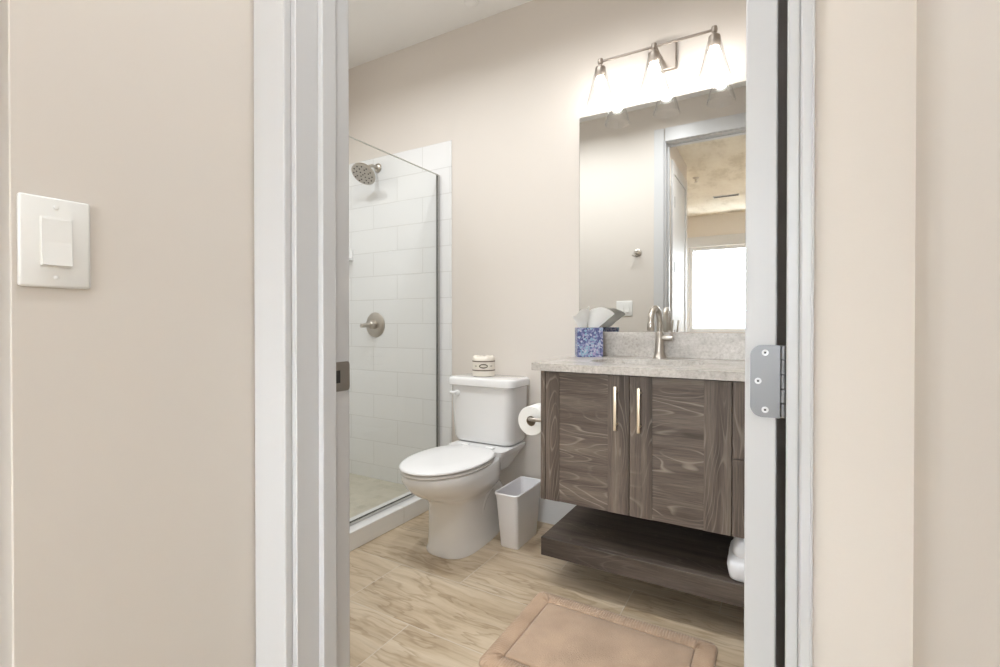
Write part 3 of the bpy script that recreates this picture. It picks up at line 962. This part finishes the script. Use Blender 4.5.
# low shelf
SHX0, SHZ0, SHZ1 = -0.817, 0.119, 0.190
bm = nb(); box(bm, SHX0, VX1, VYF, YB - 0.0145, SHZ0, SHZ1, 0.001, 1)
sh = tag(link('floating_shelf', bm, M['wood_shelf']), 'thick dark wood floating shelf below the vanity cabinet', 'shelf')

# ------------------------------------------------------------------ faucet
FX, FY, FZ = -0.465, 2.232, CTZ1
fa = thing('faucet', 'brushed nickel gooseneck faucet on the stone counter', 'faucet', (FX, FY, FZ))
bm = nb()
lathe(bm, [(0.030, 0), (0.030, 0.004), (0.025, 0.010), (0.020, 0.028), (0.0185, 0.075), (0.0175, 0.078), (0.0175, 0.112), (0.0145, 0.118)], (FX, FY, FZ), (0, 0, 1), 28)
link('body', bm, M['nickel'], fa, smooth=40)
bm = nb()
pts = [(FX, FY, FZ + 0.112), (FX, FY, FZ + 0.15)]
R_ = 0.062
sdx, sdy = -sin(radians(5)), -cos(radians(5))
for i in range(1, 17):
    a = pi * i / 16
    d = R_ - R_ * cos(a)
    pts.append((FX + sdx * d, FY + sdy * d, FZ + 0.160 + R_ * sin(a)))
pts.append((FX + sdx * 2 * R_, FY + sdy * 2 * R_, FZ + 0.152))
tube(bm, pts, [0.0135] * len(pts), 18)
sp_ = link('spout', bm, M['nickel'], fa, smooth=60)
bm = nb()
lathe(bm, [(0.0125, 0), (0.0155, 0.004), (0.0155, 0.034), (0.0136, 0.038)], (FX + sdx * 2 * R_, FY + sdy * 2 * R_, FZ + 0.122), (0, 0, 1), 20)
link('aerator', bm, M['nickel'], sp_, smooth=40)
bm = nb()
tube(bm, [(FX + 0.010, FY, FZ + 0.090), (FX + 0.056, FY, FZ + 0.090)], 0.0135, 18)
tube(bm, [(FX + 0.049, FY, FZ + 0.095), (FX + 0.054, FY - 0.003, FZ + 0.125), (FX + 0.058, FY - 0.006, FZ + 0.172)], [0.0045, 0.004, 0.0035], 10)
link('lever_handle', bm, M['nickel'], fa, smooth=50)

# ------------------------------------------------------------------ vanity light
LXC, LY, LZ = -0.476, 2.16, 2.242
vl = thing('vanity_light', 'nickel three-light vanity bar with clear glass shades above the mirror', 'wall light', (LXC, YB, 2.25))
bm = nb(); box(bm, LXC - 0.054, LXC + 0.070, YB - 0.022, YB - 0.0005, 2.190, 2.315, 0.003, 2)
link('backplate', bm, M['fixture'], vl)
bm = nb()
tube(bm, [(LXC, YB - 0.02, LZ + 0.01), (LXC, LY + 0.03, LZ + 0.008), (LXC, LY, LZ)], 0.008, 14)
link('arm', bm, M['fixture'], vl, smooth=50)
bm = nb(); tube(bm, [(LXC - 0.241, LY, LZ), (LXC + 0.241, LY, LZ)], 0.0055, 14)
link('crossbar', bm, M['fixture'], vl, smooth=50)
for k, x in enumerate((LXC - 0.241, LXC, LXC + 0.241)):
    bm = nb()
    lathe(bm, [(0.004, 0.016), (0.011, 0.012), (0.013, 0.0), (0.011, -0.010), (0.006, -0.014), (0.006, -0.022), (0.022, -0.026), (0.024, -0.034), (0.024, -0.064), (0.019, -0.072)], (x, LY, LZ), (0, 0, 1), 24)
    so = link('lamp_socket', bm, M['fixture'], vl, smooth=35)
    bm = nb()
    zs = LZ
    prof = [(0.0255, -0.040), (0.030, -0.060), (0.044, -0.120), (0.058, -0.172), (0.0625, -0.190)]
    inner = [(r - 0.0025, h) for r, h in reversed(prof)]
    lathe(bm, prof + inner, (x, LY, zs), (0, 0, 1), 40, False, False)
    link('glass_shade', bm, M['shade'], vl, smooth=60)
    bm = nb()
    lathe(bm, [(0.008, 0.0), (0.0125, -0.008), (0.013, -0.020), (0.018, -0.034), (0.0235, -0.046), (0.0245, -0.058), (0.020, -0.072), (0.010, -0.079), (0.001, -0.081)], (x, LY, LZ - 0.046), (0, 0, 1), 24)
    link('light_bulb', bm, M['bulb'], vl, smooth=60)

# ------------------------------------------------------------------ toilet
TX = -1.308
to = thing('toilet', 'white two-piece toilet with closed lid between shower and vanity', 'toilet', (TX, 1.9, 0))
bm = nb()
rings = []
spec = [  # z, front, back, half width, widest y
    (0.000, 1.712, 2.190, 0.120, 1.86, 2.7),
    (0.012, 1.709, 2.190, 0.122, 1.86, 2.7),
    (0.030, 1.717, 2.185, 0.115, 1.86, 2.6),
    (0.100, 1.717, 2.170, 0.111, 1.86, 2.6),
    (0.180, 1.715, 2.160, 0.111, 1.86, 2.5),
    (0.228, 1.708, 2.150, 0.114, 1.86, 2.4),
    (0.250, 1.690, 2.145, 0.125, 1.85, 2.3),
    (0.268, 1.655, 2.140, 0.141, 1.84, 2.2),
    (0.290, 1.612, 2.130, 0.156, 1.82, 2.1),
    (0.320, 1.572, 2.120, 0.167, 1.80, 2.1),
    (0.350, 1.548, 2.110, 0.173, 1.79, 2.1),
    (0.385, 1.537, 2.105, 0.174, 1.79, 2.1),
    (0.392, 1.543, 2.100, 0.170, 1.79, 2.1),
]
for z, yf, yb, hw, yw, p in spec:
    rings.append(egg(TX, yf, yb, hw, z, 56, yw, 2.6, p))
loft(bm, rings)
bowl = link('bowl', bm, M['porcelain'], to, smooth=60)
# trapway relief on each side of the pedestal
for s in (-1, 1):
    bm = nb()
    pts = [(TX + s * 0.085, 2.13, 0.06), (TX + s * 0.088, 2.10, 0.16), (TX + s * 0.088, 2.06, 0.245), (TX + s * 0.086, 1.99, 0.265), (TX + s * 0.080, 1.92, 0.20), (TX + s * 0.075, 1.90, 0.12)]
    fine = []
    for i in range(len(pts) - 1):
        for k in range(5):
            fine.append(Vector(pts[i]).lerp(Vector(pts[i + 1]), k / 5))
    fine.append(Vector(pts[-1]))
    for _ in range(4):
        fine = [fine[0]] + [(fine[i - 1] + fine[i] * 2 + fine[i + 1]) / 4 for i in range(1, len(fine) - 1)] + [fine[-1]]
    tube(bm, fine, 0.034, 16)
    link('trapway', bm, M['porcelain'], bowl, smooth=60)
# rear deck that carries the tank
bm = nb()
rings = [rrect(TX - 0.10, TX + 0.10, 2.02, 2.20, 0.03, 0.30), rrect(TX - 0.15, TX + 0.15, 2.00, 2.25, 0.03, 0.385), rrect(TX - 0.165, TX + 0.165, 1.995, 2.265, 0.03, 0.405), rrect(TX - 0.165, TX + 0.165, 1.995, 2.265, 0.03, 0.418)]
loft(bm, rings)
link('deck', bm, M['porcelain'], to, smooth=50)
def slab(z0, z1, yf, yb, hw, r=0.006):
    bm = nb()
    rr = []
    for d, z in ((r, z0), (0, z0 + r * 0.7), (0, z1 - r), (r * 0.4, z1 - r * 0.35), (r * 1.6, z1)):
        rr.append(egg(TX, yf + d, yb - d, hw - d, z, 64, yf + 0.52 * (yb - yf), 2.5, 2.05))
    # gently crowned top
    rr.append(egg(TX, yf + 0.12, yb - 0.10, hw - 0.09, z1 + 0.0025, 64, yf + 0.52 * (yb - yf), 2.3, 2.05))
    loft(bm, rr)
    return bm
link('seat', slab(0.394, 0.409, 1.532, 2.03, 0.176), M['seat'], to, smooth=50)
link('lid', slab(0.4115, 0.426, 1.526, 2.035, 0.179, 0.007), M['seat'], to, smooth=50)
for s in (-1, 1):
    bm = nb(); box(bm, TX + s * 0.075 - 0.022, TX + s * 0.075 + 0.022, 2.020, 2.046, 0.4182, 0.430, 0.006, 3)
    link('hinge_cap', bm, M['seat'], to, smooth=50)
# tank
TKC = TX - 0.018
TKX0, TKX1, TKY0, TKY1 = TKC - 0.190, TKC + 0.190, 2.072, 2.282
bm = nb()
rings = [rrect(TKC - 0.158, TKC + 0.158, TKY0 + 0.035, TKY1 - 0.006, 0.045, 0.419, 8),
         rrect(TKC - 0.172, TKC + 0.172, TKY0 + 0.020, TKY1 - 0.002, 0.050, 0.428, 8),
         rrect(TKC - 0.179, TKC + 0.179, TKY0 + 0.012, TKY1, 0.050, 0.450, 8),
         rrect(TKC - 0.186, TKC + 0.186, TKY0 + 0.004, TKY1, 0.050, 0.58, 8),
         rrect(TKX0, TKX1, TKY0, TKY1, 0.050, 0.715, 8)]
loft(bm, rings)
link('tank', bm, M['porcelain'], to, smooth=50)
bm = nb()
rings = [rrect(TKX0 - 0.006, TKX1 + 0.006, TKY0 - 0.008, TKY1, 0.045, 0.7155, 8),
         rrect(TKX0 - 0.012, TKX1 + 0.012, TKY0 - 0.014, TKY1 + 0.001, 0.048, 0.720, 8),
         rrect(TKX0 - 0.012, TKX1 + 0.012, TKY0 - 0.014, TKY1 + 0.001, 0.048, 0.748, 8),
         rrect(TKX0 - 0.008, TKX1 + 0.008, TKY0 - 0.010, TKY1 - 0.003, 0.046, 0.756, 8),
         rrect(TKX0 + 0.004, TKX1 - 0.004, TKY0 + 0.002, TKY1 - 0.014, 0.040, 0.7595, 8)]
loft(bm, rings)
link('tank_lid', bm, M['porcelain'], to, smooth=50)
bm = nb()
lathe(bm, [(0.016, 0.0), (0.016, 0.008), (0.010, 0.012)], (TKC - 0.132, TKY0 + 0.002, 0.676), (0, -1, 0), 20)
tube(bm, [(TKC - 0.130, TKY0 - 0.016, 0.676), (TKC - 0.148, TKY0 - 0.018, 0.677), (TKC - 0.164, TKY0 - 0.016, 0.678)], [0.0095, 0.009, 0.0085], 12)
link('flush_lever', bm, M['seat'], to, smooth=50)
bm = nb(); lathe(bm, [(0.004, 0), (0.011, 0.002), (0.011, 0.012), (0.006, 0.016)], (TX - 0.12, 2.03, 0.02), (0, 0, 1), 14)
link('bolt_cap', bm, M['seat'], to, smooth=50)

# ------------------------------------------------------------------ wrapped roll on the tank
WX, WY, WZ = -1.354, 2.165, 0.7605
wr = thing('wrapped_toilet_roll', 'spare toilet roll wrapped in cream printed paper, on the toilet tank lid', 'toilet roll', (WX, WY, WZ))
RR = 0.0595
bm = nb()
rings = []
nn = 48
prof = [(0.030, 0.004), (0.045, 0.0), (RR - 0.001, 0.003), (RR, 0.012), (RR, 0.05), (RR, 0.086), (RR - 0.002, 0.096), (RR - 0.010, 0.103), (0.030, 0.104), (0.014, 0.098), (0.004, 0.094)]
for r, h in prof:
    ring = []
    for i in range(nn):
        a = 2 * pi * i / nn
        k = 0.0
        if h > 0.09:
            k = 0.011 * noise.noise(Vector((2.6 * cos(a), 2.6 * sin(a), h * 40 + r * 30)))
        ring.append(Vector((WX + r * cos(a), WY + r * sin(a), WZ + h + k)))
    rings.append(ring)
loft(bm, rings)
link('paper_wrapper', bm, M['wrap'], wr, smooth=50)
for z, w in ((0.033, 0.006), (0.080, 0.006)):
    bm = nb(); lathe(bm, [(RR + 0.0002, z - w / 2), (RR + 0.0007, z - w / 2 + 0.0004), (RR + 0.0007, z + w / 2 - 0.0004), (RR + 0.0002, z + w / 2)], (WX, WY, WZ), (0, 0, 1), 48, False, False)
    link('printed_band', bm, M['inkband'], wr, smooth=60)
# oval emblem wrapped round the drum, facing the camera
def emblem(bm, a0, zc, hw, hh, t_out, t_in):
    ro, ri = [], []
    for i in range(40):
        a = 2 * pi * i / 40
        for lst, k in ((ro, t_out), (ri, t_in)):
            th_ = a0 + k * hw * cos(a) / RR
            lst.append(Vector((WX + (RR + 0.0009) * cos(th_), WY + (RR + 0.0009) * sin(th_), WZ + zc + (hh * sin(a) if k == t_out else (hh - (t_out - t_in) * hw) * sin(a)))))
    loft(bm, [ro, ri], False, False)
AC = math.atan2(-WY, -WX)
bm = nb(); emblem(bm, AC - 0.02, 0.056, 0.023, 0.0115, 1.0, 0.76)
link('oval_emblem', bm, M['ink'], wr)
for da in (0.72, -0.74):
    bm = nb()
    for i in range(4):
        th_ = AC + da + (i - 1.5) * 0.05
        c = Vector((WX + (RR + 0.0005) * cos(th_), WY + (RR + 0.0005) * sin(th_), WZ + 0.056))
        box(bm, c.x - 0.0012, c.x + 0.0012, c.y - 0.0012, c.y + 0.0012, c.z - 0.0018, c.z + 0.0018)
    link('printed_mark', bm, M['inkband'], wr)

# ------------------------------------------------------------------ toilet paper on the vanity side
PX, PZ, PY0, PY1, PR = -0.894, 0.631, 1.800, 1.902, 0.0610
rl = thing('toilet_paper_roll', 'white toilet paper roll hanging on the holder beside the vanity', 'toilet roll', (PX, PY0, PZ))
bm = nb()
lathe(bm, [(0.021, 0.0), (0.040, -0.0004), (PR - 0.002, 0.0), (PR, 0.003), (PR, PY1 - PY0 - 0.003), (PR - 0.002, PY1 - PY0), (0.021, PY1 - PY0), (0.021, 0.0)], (PX, PY0, PZ), (0, 1, 0), 56, False, False)
link('paper', bm, M['paper'], rl, smooth=40)
bm = nb()
L = PY1 - PY0
lathe(bm, [(0.0209, 0.001), (0.0209, L - 0.001), (0.0195, L - 0.001), (0.0195, 0.001), (0.0209, 0.001)], (PX, PY0, PZ), (0, 1, 0), 32, False, False)
link('cardboard_core', bm, M['cardboard'], rl, smooth=40)
hd = thing('toilet_paper_holder', 'nickel toilet paper holder on the vanity side panel', 'paper holder', (VX0, PY0 - 0.02, PZ + 0.01))
bm = nb()
lathe(bm, [(0.019, 0), (0.019, 0.005), (0.010, 0.008)], (VX0, PY0 - 0.022, PZ + 0.012), (-1, 0, 0), 24)
link('rosette', bm, M['nickel'], hd, smooth=40)
bm = nb()
tube(bm, [(VX0 - 0.006, PY0 - 0.022, PZ + 0.012), (VX0 - 0.05, PY0 - 0.022, PZ + 0.012), (PX + 0.010, PY0 - 0.022, PZ + 0.0122), (PX + 0.001, PY0 - 0.017, PZ + 0.0122), (PX, PY0 - 0.004, PZ + 0.0120), (PX, PY1 + 0.004, PZ + 0.0120)], 0.0074, 14)
link('post', bm, M['nickel'], hd, smooth=60)

# ------------------------------------------------------------------ bin
BXC, BYC = -1.078, 2.045
bi = thing('wastebasket', 'small pale grey plastic wastebasket between toilet and vanity', 'bin', (BXC, BYC, 0))
def bring(hx, hy, r, z):
    return rrect(BXC - hx, BXC + hx, BYC - hy, BYC + hy, r, z, 6)
bm = nb()
loft(bm, [bring(0.044, 0.103, 0.016, 0.0), bring(0.047, 0.106, 0.018, 0.004), bring(0.058, 0.134, 0.020, 0.252),
          bring(0.0555, 0.1315, 0.018, 0.252), bring(0.0445, 0.1035, 0.016, 0.008)])
link('body', bm, M['bin'], bi, smooth=40)
bm = nb()
loft(bm, [bring(0.0575, 0.1335, 0.020, 0.246), bring(0.0625, 0.1385, 0.022, 0.248), bring(0.0635, 0.1395, 0.022, 0.256), bring(0.060, 0.136, 0.021, 0.260), bring(0.0555, 0.1315, 0.019, 0.257), bring(0.0550, 0.131, 0.019, 0.246)], False, False)
link('rim', bm, M['bin'], bi, smooth=40)

# ------------------------------------------------------------------ tissue box
QX, QY, QZ, QW = -0.782, 2.188, CTZ1, 0.118
rot = Matrix.Translation((QX, QY, QZ)) @ Matrix.Rotation(radians(27), 4, 'Z')
rot_s = Matrix.Translation((QX, QY, QZ)) @ Matrix.Rotation(radians(15), 4, 'Z')
tb = thing('tissue_box', 'blue floral cube tissue box with white tissues at the left end of the counter', 'tissue box', (QX, QY, QZ))
bm = nb(); t = nb(); box(t, -QW / 2, QW / 2, -QW / 2 + 0.002, QW / 2 - 0.002, 0, 0.136, 0.0015, 1); merge(bm, t, rot)
bxo = link('carton', bm, M['floral'], tb)
bm = nb(); t = nb()
loft(t, [egg(0, -0.026, 0.026, 0.042, z, 32, 0.0) for z in (0.1362, 0.1366)]); merge(bm, t, rot)
link('opening', bm, M['dark'], tb)
def sheet(pts_fn, nu=14, nv=14, th_=0.0012):
    t = nb()
    g_ = [[Vector(pts_fn(i / nu, j / nv)) for i in range(nu + 1)] for j in range(nv + 1)]
    def layer(off):
        return [[t.verts.new(p + Vector((0, off, 0))) for p in r] for r in g_]
    A, B = layer(0), layer(th_)
    for j in range(nv):
        for i in range(nu):
            t.faces.new((A[j][i], A[j][i + 1], A[j + 1][i + 1], A[j + 1][i]))
            t.faces.new((B[j][i], B[j + 1][i], B[j + 1][i + 1], B[j][i + 1]))
    for j in range(nv):
        t.faces.new((A[j][0], A[j + 1][0], B[j + 1][0], B[j][0]))
        t.faces.new((A[j][nu], B[j][nu], B[j + 1][nu], A[j + 1][nu]))
    for i in range(nu):
        t.faces.new((A[0][i], B[0][i], B[0][i + 1], A[0][i + 1]))
        t.faces.new((A[nv][i], A[nv][i + 1], B[nv][i + 1], B[nv][i]))
    return t
def leafA(u, v):
    w = 0.017 + 0.030 * v ** 0.9
    peak = 0.030 * v * (u ** 1.5) - 0.022 * v * (1 - u)
    return (-0.026 - 0.010 * v + (u - 0.5) * 2 * w * (1 - 0.15 * v), -0.004 + 0.012 * sin(5 * u + 2 * v) * v + 0.010 * (u - 0.5) ** 2 - 0.015 * v, 0.134 + 0.078 * v + peak - 0.006 * v * sin(9 * u))
def leafB(u, v):
    w = 0.020 + 0.042 * v ** 0.8
    arch = 0.034 * v * (1 - (1.7 * u - 0.75) ** 2)
    return (0.020 + 0.034 * v + (u - 0.5) * 2 * w * (1 - 0.10 * v) + 0.012 * v * u, 0.008 + 0.014 * sin(4 * u + 1) * v - 0.010 * v * v, 0.134 + 0.074 * v + arch - 0.010 * v * v)
for fn in (leafA, leafB):
    bm = nb(); t = sheet(fn); merge(bm, t, rot_s)
    link('tissue', bm, M['tissue'], tb, smooth=70)

# ------------------------------------------------------------------ bundle on the shelf
bm = nb()
rings = []
BX, BY, BZ = -0.064, 1.845, SHZ1 + 0.002
prof_ = [(0.0, 0.074, 0.0), (0.02, 0.080, 0.0), (0.10, 0.083, 0.0), (0.25, 0.086, 0.0), (0.38, 0.0865, 0.0), (0.46, 0.083, 0.0), (0.50, 0.076, 0.004), (0.54, 0.072, 0.006),
         (0.60, 0.075, 0.006), (0.70, 0.076, 0.006), (0.80, 0.072, 0.006), (0.88, 0.068, 0.006), (0.95, 0.062, 0.006), (0.985, 0.052, 0.006), (1.0, 0.035, 0.006)]
for v, hx, sh_ in prof_:
    ring = []
    hy = hx * 1.2
    for i in range(72):
        a = 2 * pi * i / 72
        c, s_ = cos(a), sin(a)
        x = hx * math.copysign(abs(c) ** 0.34, c)
        y = hy * math.copysign(abs(s_) ** 0.34, s_)
        k = 0.0045 * noise.noise(Vector((x * 30, y * 30, v * 9))) if 0.02 < v < 0.99 else 0.0
        f = 1 + k / max(0.03, math.hypot(x, y))
        z = v * 0.140 + (0.009 * noise.noise(Vector((x * 16, y * 16, 4.2))) * v if v > 0.1 else 0)
        ring.append(Vector((BX + sh_ + x * f, BY + y * f, BZ + z)))
    rings.append(ring)
loft(bm, rings)
tag(link('towel_bundle', bm, M['bag'], smooth=60), 'crumpled white bundle at the right end of the low wood shelf', 'towel')

# ------------------------------------------------------------------ bath mat
AX0, AX1, AY0, AY1 = -0.792, -0.165, 1.222, 1.676
BW = 0.062
ma = thing('bath_mat', 'tan plush bath mat with a ribbed border on the tile floor', 'bath mat', ((AX0 + AX1) / 2, (AY0 + AY1) / 2, 0))
bm = nb()
loft(bm, [rrect(AX0 + BW - d, AX1 - BW + d, AY0 + BW - d, AY1 - BW + d, 0.012, z, 5) for d, z in ((0.0, 0.002), (0.0, 0.012), (-0.004, 0.0165), (-0.012, 0.018), (-0.05, 0.0185))])
link('plush_center', bm, M['mat_pile'], ma, smooth=50)
# ribbed border: stitched cords running across the border
bm = nb()
def rib_profile(t_):
    return 0.0105 + 0.0075 * sin(pi * min(1, max(0, t_))) ** 0.5
per = []
step = 0.0022
x0, x1, y0, y1 = AX0, AX1, AY0, AY1
def border_ring(pos, side):
    pass
rows = []
cross = [0.0, 0.02, 0.10, 0.30, 0.5, 0.70, 0.90, 0.98, 1.0]
heights = [0.002, 0.010, 0.0150, 0.0185, 0.0195, 0.0190, 0.0165, 0.012, 0.004]
pathn = []
rc = 0.022
def outer_path():
    pts = []
    for cx, cy, a0 in ((x1 - rc, y1 - rc, 0), (x0 + rc, y1 - rc, pi / 2), (x0 + rc, y0 + rc, pi), (x1 - rc, y0 + rc, 1.5 * pi)):
        for i in range(9):
            a = a0 + pi / 2 * i / 8
            pts.append((cx + rc * cos(a), cy + rc * sin(a)))
    pts.append(pts[0])
    out = []
    for (ax_, ay_), (bx_, by_) in zip(pts[:-1], pts[1:]):
        L_ = math.hypot(bx_ - ax_, by_ - ay_)
        m_ = max(1, int(L_ / step))
        for i in range(m_):
            out.append((ax_ + (bx_ - ax_) * i / m_, ay_ + (by_ - ay_) * i / m_))
    return out
op = outer_path()
ring_idx = []
def inner_pt(px, py):
    return (min(max(px, x0 + BW), x1 - BW), min(max(py, y0 + BW), y1 - BW))
rings = []
for k, (t_, h) in enumerate(zip(cross, heights)):
    ring = []
    for i, (px, py) in enumerate(op):
        qx, qy = inner_pt(px, py)
        rib = 0.0013 * (1 if (i // 2) % 2 else -1) if 0 < k < len(cross) - 1 else 0
        ring.append(Vector((px + (qx - px) * t_, py + (qy - py) * t_, h + rib)))
    rings.append(ring)
rings.append([Vector((p.x, p.y, 0.001)) for p in rings[-1]])
rings.append([Vector((p.x, p.y, 0.001)) for p in rings[0]])
loft(bm, rings, False, False)
link('ribbed_border', bm, M['mat_pile'], ma, smooth=70)

# ------------------------------------------------------------------ shower fittings
GX = -1.746
gp = thing('shower_glass_panel', 'clear frameless glass shower panel standing on the white curb', 'glass panel', (GX, 1.7, CH))
bm = nb(); box(bm, GX - 0.005, GX + 0.005, 1.10, YB - 0.009, CH + 0.003, 1.912)
link('glass', bm, M['glass'], gp)
bm = nb(); box(bm, GX - 0.0048, GX + 0.0048, 1.10, YB - 0.009, 1.9122, 1.9150)
link('polished_edge', bm, M['glass_edge'], gp)
bm = nb()
box(bm, GX - 0.0078, GX - 0.0055, YB - 0.024, YB - 0.0085, CH + 0.001, 1.912)
box(bm, GX + 0.0055, GX + 0.0078, YB - 0.024, YB - 0.0085, CH + 0.001, 1.912)
link('wall_channel', bm, M['chrome'], gp)
bm = nb()
box(bm, GX - 0.010, GX - 0.0055, 1.10, YB - 0.025, CH + 0.0005, CH + 0.014)
box(bm, GX + 0.0055, GX + 0.010, 1.10, YB - 0.025, CH + 0.0005, CH + 0.014)
link('floor_channel', bm, M['chrome'], gp)

HXc, HZc = -2.232, 2.035
shw = thing('overhead_shower', 'round nickel shower head on an arm high on the white tile', 'shower head', (HXc, YB, HZc))
bm = nb(); lathe(bm, [(0.030, 0.0085), (0.030, 0.012), (0.024, 0.020), (0.012, 0.026)], (HXc, YB, HZc), (0, -1, 0), 28)
link('flange', bm, M['nickel'], shw, smooth=40)
bm = nb()
tube(bm, [(HXc, YB - 0.02, HZc), (HXc, YB - 0.06, HZc + 0.002), (HXc, YB - 0.085, HZc - 0.012), (HXc, YB - 0.105, HZc - 0.035)], 0.0105, 14)
link('arm', bm, M['nickel'], shw, smooth=60)
hc = Vector((HXc, YB - 0.125, HZc - 0.060))
hd_ = Vector((0.05, -0.62, -0.78)).normalized()
bm = nb()
lathe(bm, [(0.012, -0.034), (0.016, -0.030), (0.018, -0.018), (0.045, -0.010), (0.072, 0.000), (0.078, 0.010), (0.078, 0.018), (0.074, 0.022), (0.001, 0.0225)], tuple(hc), tuple(hd_), 40)
hb = link('spray_head', bm, M['nickel'], shw, smooth=40)
q = Vector((0, 0, 1)).rotation_difference(hd_)
bm = nb()
for r, c in ((0.0, 1), (0.020, 4), (0.042, 8), (0.060, 12)):
    for i in range(c):
        a = 2 * pi * i / c + r * 20
        p = hc + q @ Vector((r * cos(a), r * sin(a), 0.022))
        lathe(bm, [(0.0045, 0), (0.0045, 0.0022)], tuple(p), tuple(hd_), 10)
link('nozzle', bm, M['dark'], hb)

VXc, VZc = -2.255, 1.030
sv = thing('shower_valve', 'round nickel shower valve with lever at mid height on the tile', 'shower valve', (VXc, YB, VZc))
bm = nb(); lathe(bm, [(0.080, 0.0085), (0.080, 0.012), (0.074, 0.017), (0.040, 0.022), (0.030, 0.024)], (VXc, YB, VZc), (0, -1, 0), 40)
link('escutcheon', bm, M['nickel'], sv, smooth=40)
bm = nb()
lathe(bm, [(0.028, 0.022), (0.027, 0.055), (0.022, 0.066), (0.012, 0.070)], (VXc, YB, VZc), (0, -1, 0), 28)
tube(bm, [(VXc, YB - 0.055, VZc), (VXc - 0.010, YB - 0.090, VZc - 0.004), (VXc - 0.016, YB - 0.118, VZc - 0.006)], [0.016, 0.013, 0.013], 14)
link('lever_handle', bm, M['nickel'], sv, smooth=50)

# small corner ledge in the shower
bm = nb(); box(bm, XSH + 0.009, -2.455, YB - 0.085, YB - 0.009, 1.455, 1.475, 0.004, 2)
box(bm, -2.475, -2.455, YB - 0.022, YB - 0.009, 1.475, 1.530, 0.003, 2)
tag(link('corner_soap_ledge', bm, M['porcelain']), 'small white soap ledge in the shower corner', 'soap ledge')
